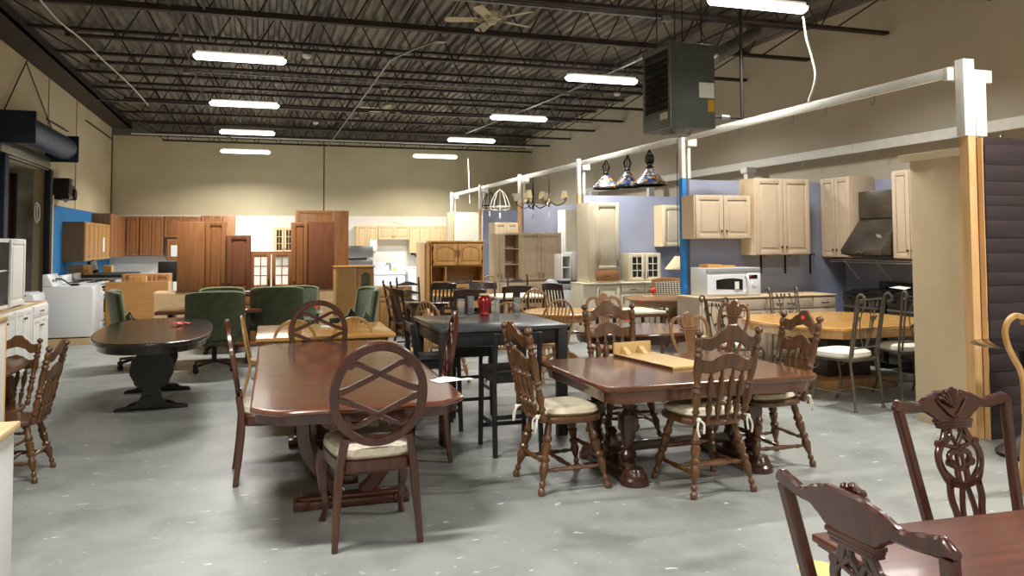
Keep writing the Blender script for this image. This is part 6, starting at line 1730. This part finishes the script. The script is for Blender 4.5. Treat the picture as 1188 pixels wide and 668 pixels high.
MB().slab(xr(-.05, .05, 6), lambda x: .45, lambda x: pts[0].z, lambda x, z: 0, .02).build('splat', M['honey'], r)
MB().slab(xr(pts[0].x-base.x, base.x-pts[0].x, 10), lambda x: pts[0].z-.05, lambda x: pts[0].z, lambda x, z: 0, .03).build('crest_rail', M['honey'], r)
MB().rings(seat_outline(.5, .46, 0, .45, e=5), [(.4, 0), (.47, 0), (.48, .01)]).build('seat', M['cushion'], r)
q0 = P(1148, 402, y=4.66); _ = P(1148, 402, z=.74)
r = thing('glass_table', 'round glass table top beyond the honey yellow chair at the right edge', 'table', (q0.x+.40, 4.66, q0.z-.74))
MB().lathe((0, 0, 0), [(.728, .39), (.734, .40), (.74, .39), (.74, .01)], 48).build('glass_top', M['blackgloss'], r)
MB().lathe((0, 0, 0), [(.74-q0.z, .25), (.77-q0.z, .25), (.06, .06), (.4, .05), (.7, .08), (.728, .16)], 20).build('pedestal', M['dark_iron'], r)

# ================================================================ hanging lamps on the partition
def stained():
    m = mat('stained_glass', (200, 200, 210), .2, 0, .3)
    nt = m.node_tree; N = nt.nodes; L = nt.links; b = N['Principled BSDF']
    tc = N.new('ShaderNodeTexCoord'); vo = N.new('ShaderNodeTexVoronoi'); vo.inputs['Scale'].default_value = 22
    L.new(tc.outputs['Object'], vo.inputs['Vector'])
    sp = N.new('ShaderNodeSeparateColor'); L.new(vo.outputs['Color'], sp.inputs[0])
    r_ = N.new('ShaderNodeValToRGB'); r_.color_ramp.interpolation = 'CONSTANT'; e = r_.color_ramp.elements
    cols = [(60, 84, 170), (206, 148, 52), (214, 220, 226), (104, 128, 176), (222, 196, 140), (170, 110, 44), (120, 140, 110), (190, 196, 220)]
    e[0].position = 0; e[0].color = lin(cols[0]); e[1].position = .14; e[1].color = lin(cols[1])
    for i, c in enumerate(cols[2:]): k = e.new(.28+.12*i); k.color = lin(c)
    L.new(sp.outputs[0], r_.inputs[0])
    v2 = N.new('ShaderNodeTexVoronoi'); v2.feature = 'DISTANCE_TO_EDGE'; v2.inputs['Scale'].default_value = 22; L.new(tc.outputs['Object'], v2.inputs['Vector'])
    lt = N.new('ShaderNodeMath'); lt.operation = 'LESS_THAN'; lt.inputs[1].default_value = .05; L.new(v2.outputs['Distance'], lt.inputs[0])
    mx = N.new('ShaderNodeMix'); mx.data_type = 'RGBA'; L.new(lt.outputs[0], mx.inputs['Factor']); L.new(r_.outputs[0], mx.inputs['A']); mx.inputs['B'].default_value = lin((24, 20, 18))
    L.new(mx.outputs['Result'], b.inputs['Base Color'])
    return m
M['stained'] = stained()
for k_, (px_, pyb, pyt, lb) in enumerate(((703, 219, 202, 'leftmost, with a tangle of dark chains'), (728, 217, 198, 'middle one'), (754, 215, 195, 'rightmost, with a round dark hub'))):
    qb = P(px_, pyb, x=PX+.02); qt = P(px_, pyt, x=PX+.02)
    h_ = qt.z-qb.z; R_ = (36 if k_ == 2 else 27)*qb.y/920*.62
    r = thing('stained_glass_lamp', 'stained glass pendant lamp hanging from the white beam, '+lb, 'lamp', (qb.x, qb.y, qb.z), k_*.7, 'stained glass pendant lamps')
    b = MB(); b.lathe((0, 0, 0), [(0, R_*.97), (.03, R_), (h_*.55, R_*.55), (h_, R_*.16), (h_+.004, R_*.12), (h_*.55-.005, R_*.5), (.0, R_*.93)], 24); b.build('shade', M['stained'], r)
    b = MB(); b.tube([(R_*.99*math.cos(a), R_*.99*math.sin(a), .0) for a in [2*PI*i/24 for i in range(24)]], .008, 6, True); b.build('rim', M['dark_iron'], r)
    MB().lathe((0, 0, h_), [(0, R_*.2), (.02, R_*.24), (.04, R_*.1), (.06, .01)], 16).build('cap', M['dark_iron'], r)
    zt_ = ZTOP-.09-qb.z
    c = MB(); c.cyl((0, 0, h_+.05), (0, 0, zt_), .008, 6)
    for j_ in range(4 if k_ < 2 else 2):
        a = j_*1.7+k_
        c.tube(lerp_pts([(0.01, 0, zt_), (.05*math.cos(a), .05*math.sin(a), zt_*.75+h_*.2), (.07*math.cos(a), .08*math.sin(a), h_+.12), (.03*math.cos(a), .03*math.sin(a), h_+.03)], 5), .009, 5)
    c.build('chain', M['dark_iron'], r)
    if k_ == 2: MB().cyl((0, -.05, h_+.14), (0, .05, h_+.14), .075, 16).build('hub', M['dark_iron'], r)
def chandelier(name, label, px, pyb, pyt, m, n, R_, shades=(), group=None, tagc=True):
    q = P(px, pyb, x=PX+.02); qt = P(px, pyt, x=PX+.02); h_ = qt.z-q.z
    r = thing(name, label, 'chandelier', q, 0, group)
    MB().lathe((0, 0, 0), [(0, .01), (.02, .03), (.05, .015), (.1, .045), (.15, .03), (.2, .015), (h_*.6, .02), (h_, .008)], 12).build('stem', M[m], r)
    MB().cyl((0, 0, h_), (0, 0, ZTOP-.09-q.z), .006, 6).build('chain', M[m], r)
    for i in range(n):
        a = 2*PI*i/n+.3; c, s = math.cos(a), math.sin(a)
        o = MB().tube(lerp_pts([(c*.02, s*.02, .12), (c*R_*.5, s*R_*.5, .03), (c*R_*.95, s*R_*.95, .1), (c*R_, s*R_, .17)], 4), .01, 6).build('arm', M[m], r)
        MB().lathe((c*R_, s*R_, .16), [(0, .01), (.015, .035), (.02, .03)], 10).build('candle_cup', M[m], o)
        if i < len(shades): MB().lathe((c*R_, s*R_, .19), [(0, .085 if shades[i] == 'shade' else .05), (.16, .05 if shades[i] == 'shade' else .10)], 16).build('shade', M[shades[i]], o)
    MB().box(-.02, .02, -.002, .002, -.2, -.1).build('price_tag', M['paper'], r)
    MB().cyl((0, 0, -.1), (0, 0, 0), .002, 4).build('tag_string', M['cord'], r)
    return r
M['frost'] = mat('frost', (214, 212, 204), .5)
chandelier('chandelier', 'dark iron chandelier with glass bowls hanging in the third bay', 618.5, 243, 212, 'dark_iron', 5, .36, ('frost', 'shade', 'frost', 'shade', 'frost'))
chandelier('chandelier', 'pale metal chandelier with three cream fabric shades', 637, 240, 206, 'brass', 5, .42, ('shade', 'shade', 'shade'))
def lantern(px, pyt, pyb, m, lb, w_):
    q = P(px, pyb, x=PX+.02); qt = P(px, pyt, x=PX+.02); h_ = qt.z-q.z
    r = thing('lantern_frame', lb, 'lantern', q)
    b = MB()
    for i in range(5):
        a = 2*PI*i/5
        b.tube(lerp_pts([(0, 0, h_), (w_*.5*math.cos(a), w_*.5*math.sin(a), h_*.8), (w_*math.cos(a), w_*math.sin(a), h_*.15), (w_*.4*math.cos(a), w_*.4*math.sin(a), 0)], 4), .012, 6)
    b.tube([(w_*math.cos(a), w_*math.sin(a), h_*.18) for a in [2*PI*i/16 for i in range(16)]], .012, 6, True); b.build('cage', M[m], r)
    MB().cyl((0, 0, h_), (0, 0, ZTOP-.09-q.z), .006, 5).build('chain', M[m], r)
    MB().box(-.02, .02, -.003, .003, -.2, -.06).build('price_tag', M['paper'], r)
lantern(568, 222, 242, 'dark_iron', 'dark caged lantern frame hanging in the far bay', .2)
lantern(580, 220, 244, 'white_paint', 'white curved lantern frame hanging beside the dark one', .26)
q = P(545, 236, x=PX+.02); qt = P(543, 184, x=PX+.02)
tag(MB().tube([q, qt], .010, 6).build('hanging_rod', M['white_paint'], None), 'thin white rod standing up from the beam at the far end of the partition', 'rod')

# stickers on chairs and tables
sticker(728, 371, y=6.51, lb='red round sticker on the crest of the chair behind the trestle table')
sticker(367, 356, y=7.56, lb='red sticker on the oval back chair at the far end of the mahogany table')
sticker(931, 368, y=5.03, lb='red sticker on the crest of the chair at the right end of the trestle table')
sticker(742, 350, y=10.8, r_=.02, lb='red sticker on the edge of the round golden oak table')

# ================================================================ render look
wd = bpy.data.worlds.new('world'); SC.world = wd; wd.use_nodes = True
wd.node_tree.nodes['Background'].inputs[0].default_value = (1, .97, .92, 1); wd.node_tree.nodes['Background'].inputs[1].default_value = .06
SC.view_settings.view_transform = 'Standard'; SC.view_settings.look = 'None'; SC.view_settings.gamma = 1; SC.view_settings.use_curve_mapping = False
SC.view_settings.exposure = -0.38
SC.cycles.use_denoising = True
SC.cycles.max_bounces = 8; SC.cycles.diffuse_bounces = 5
SC.cycles.sample_clamp_indirect = 6
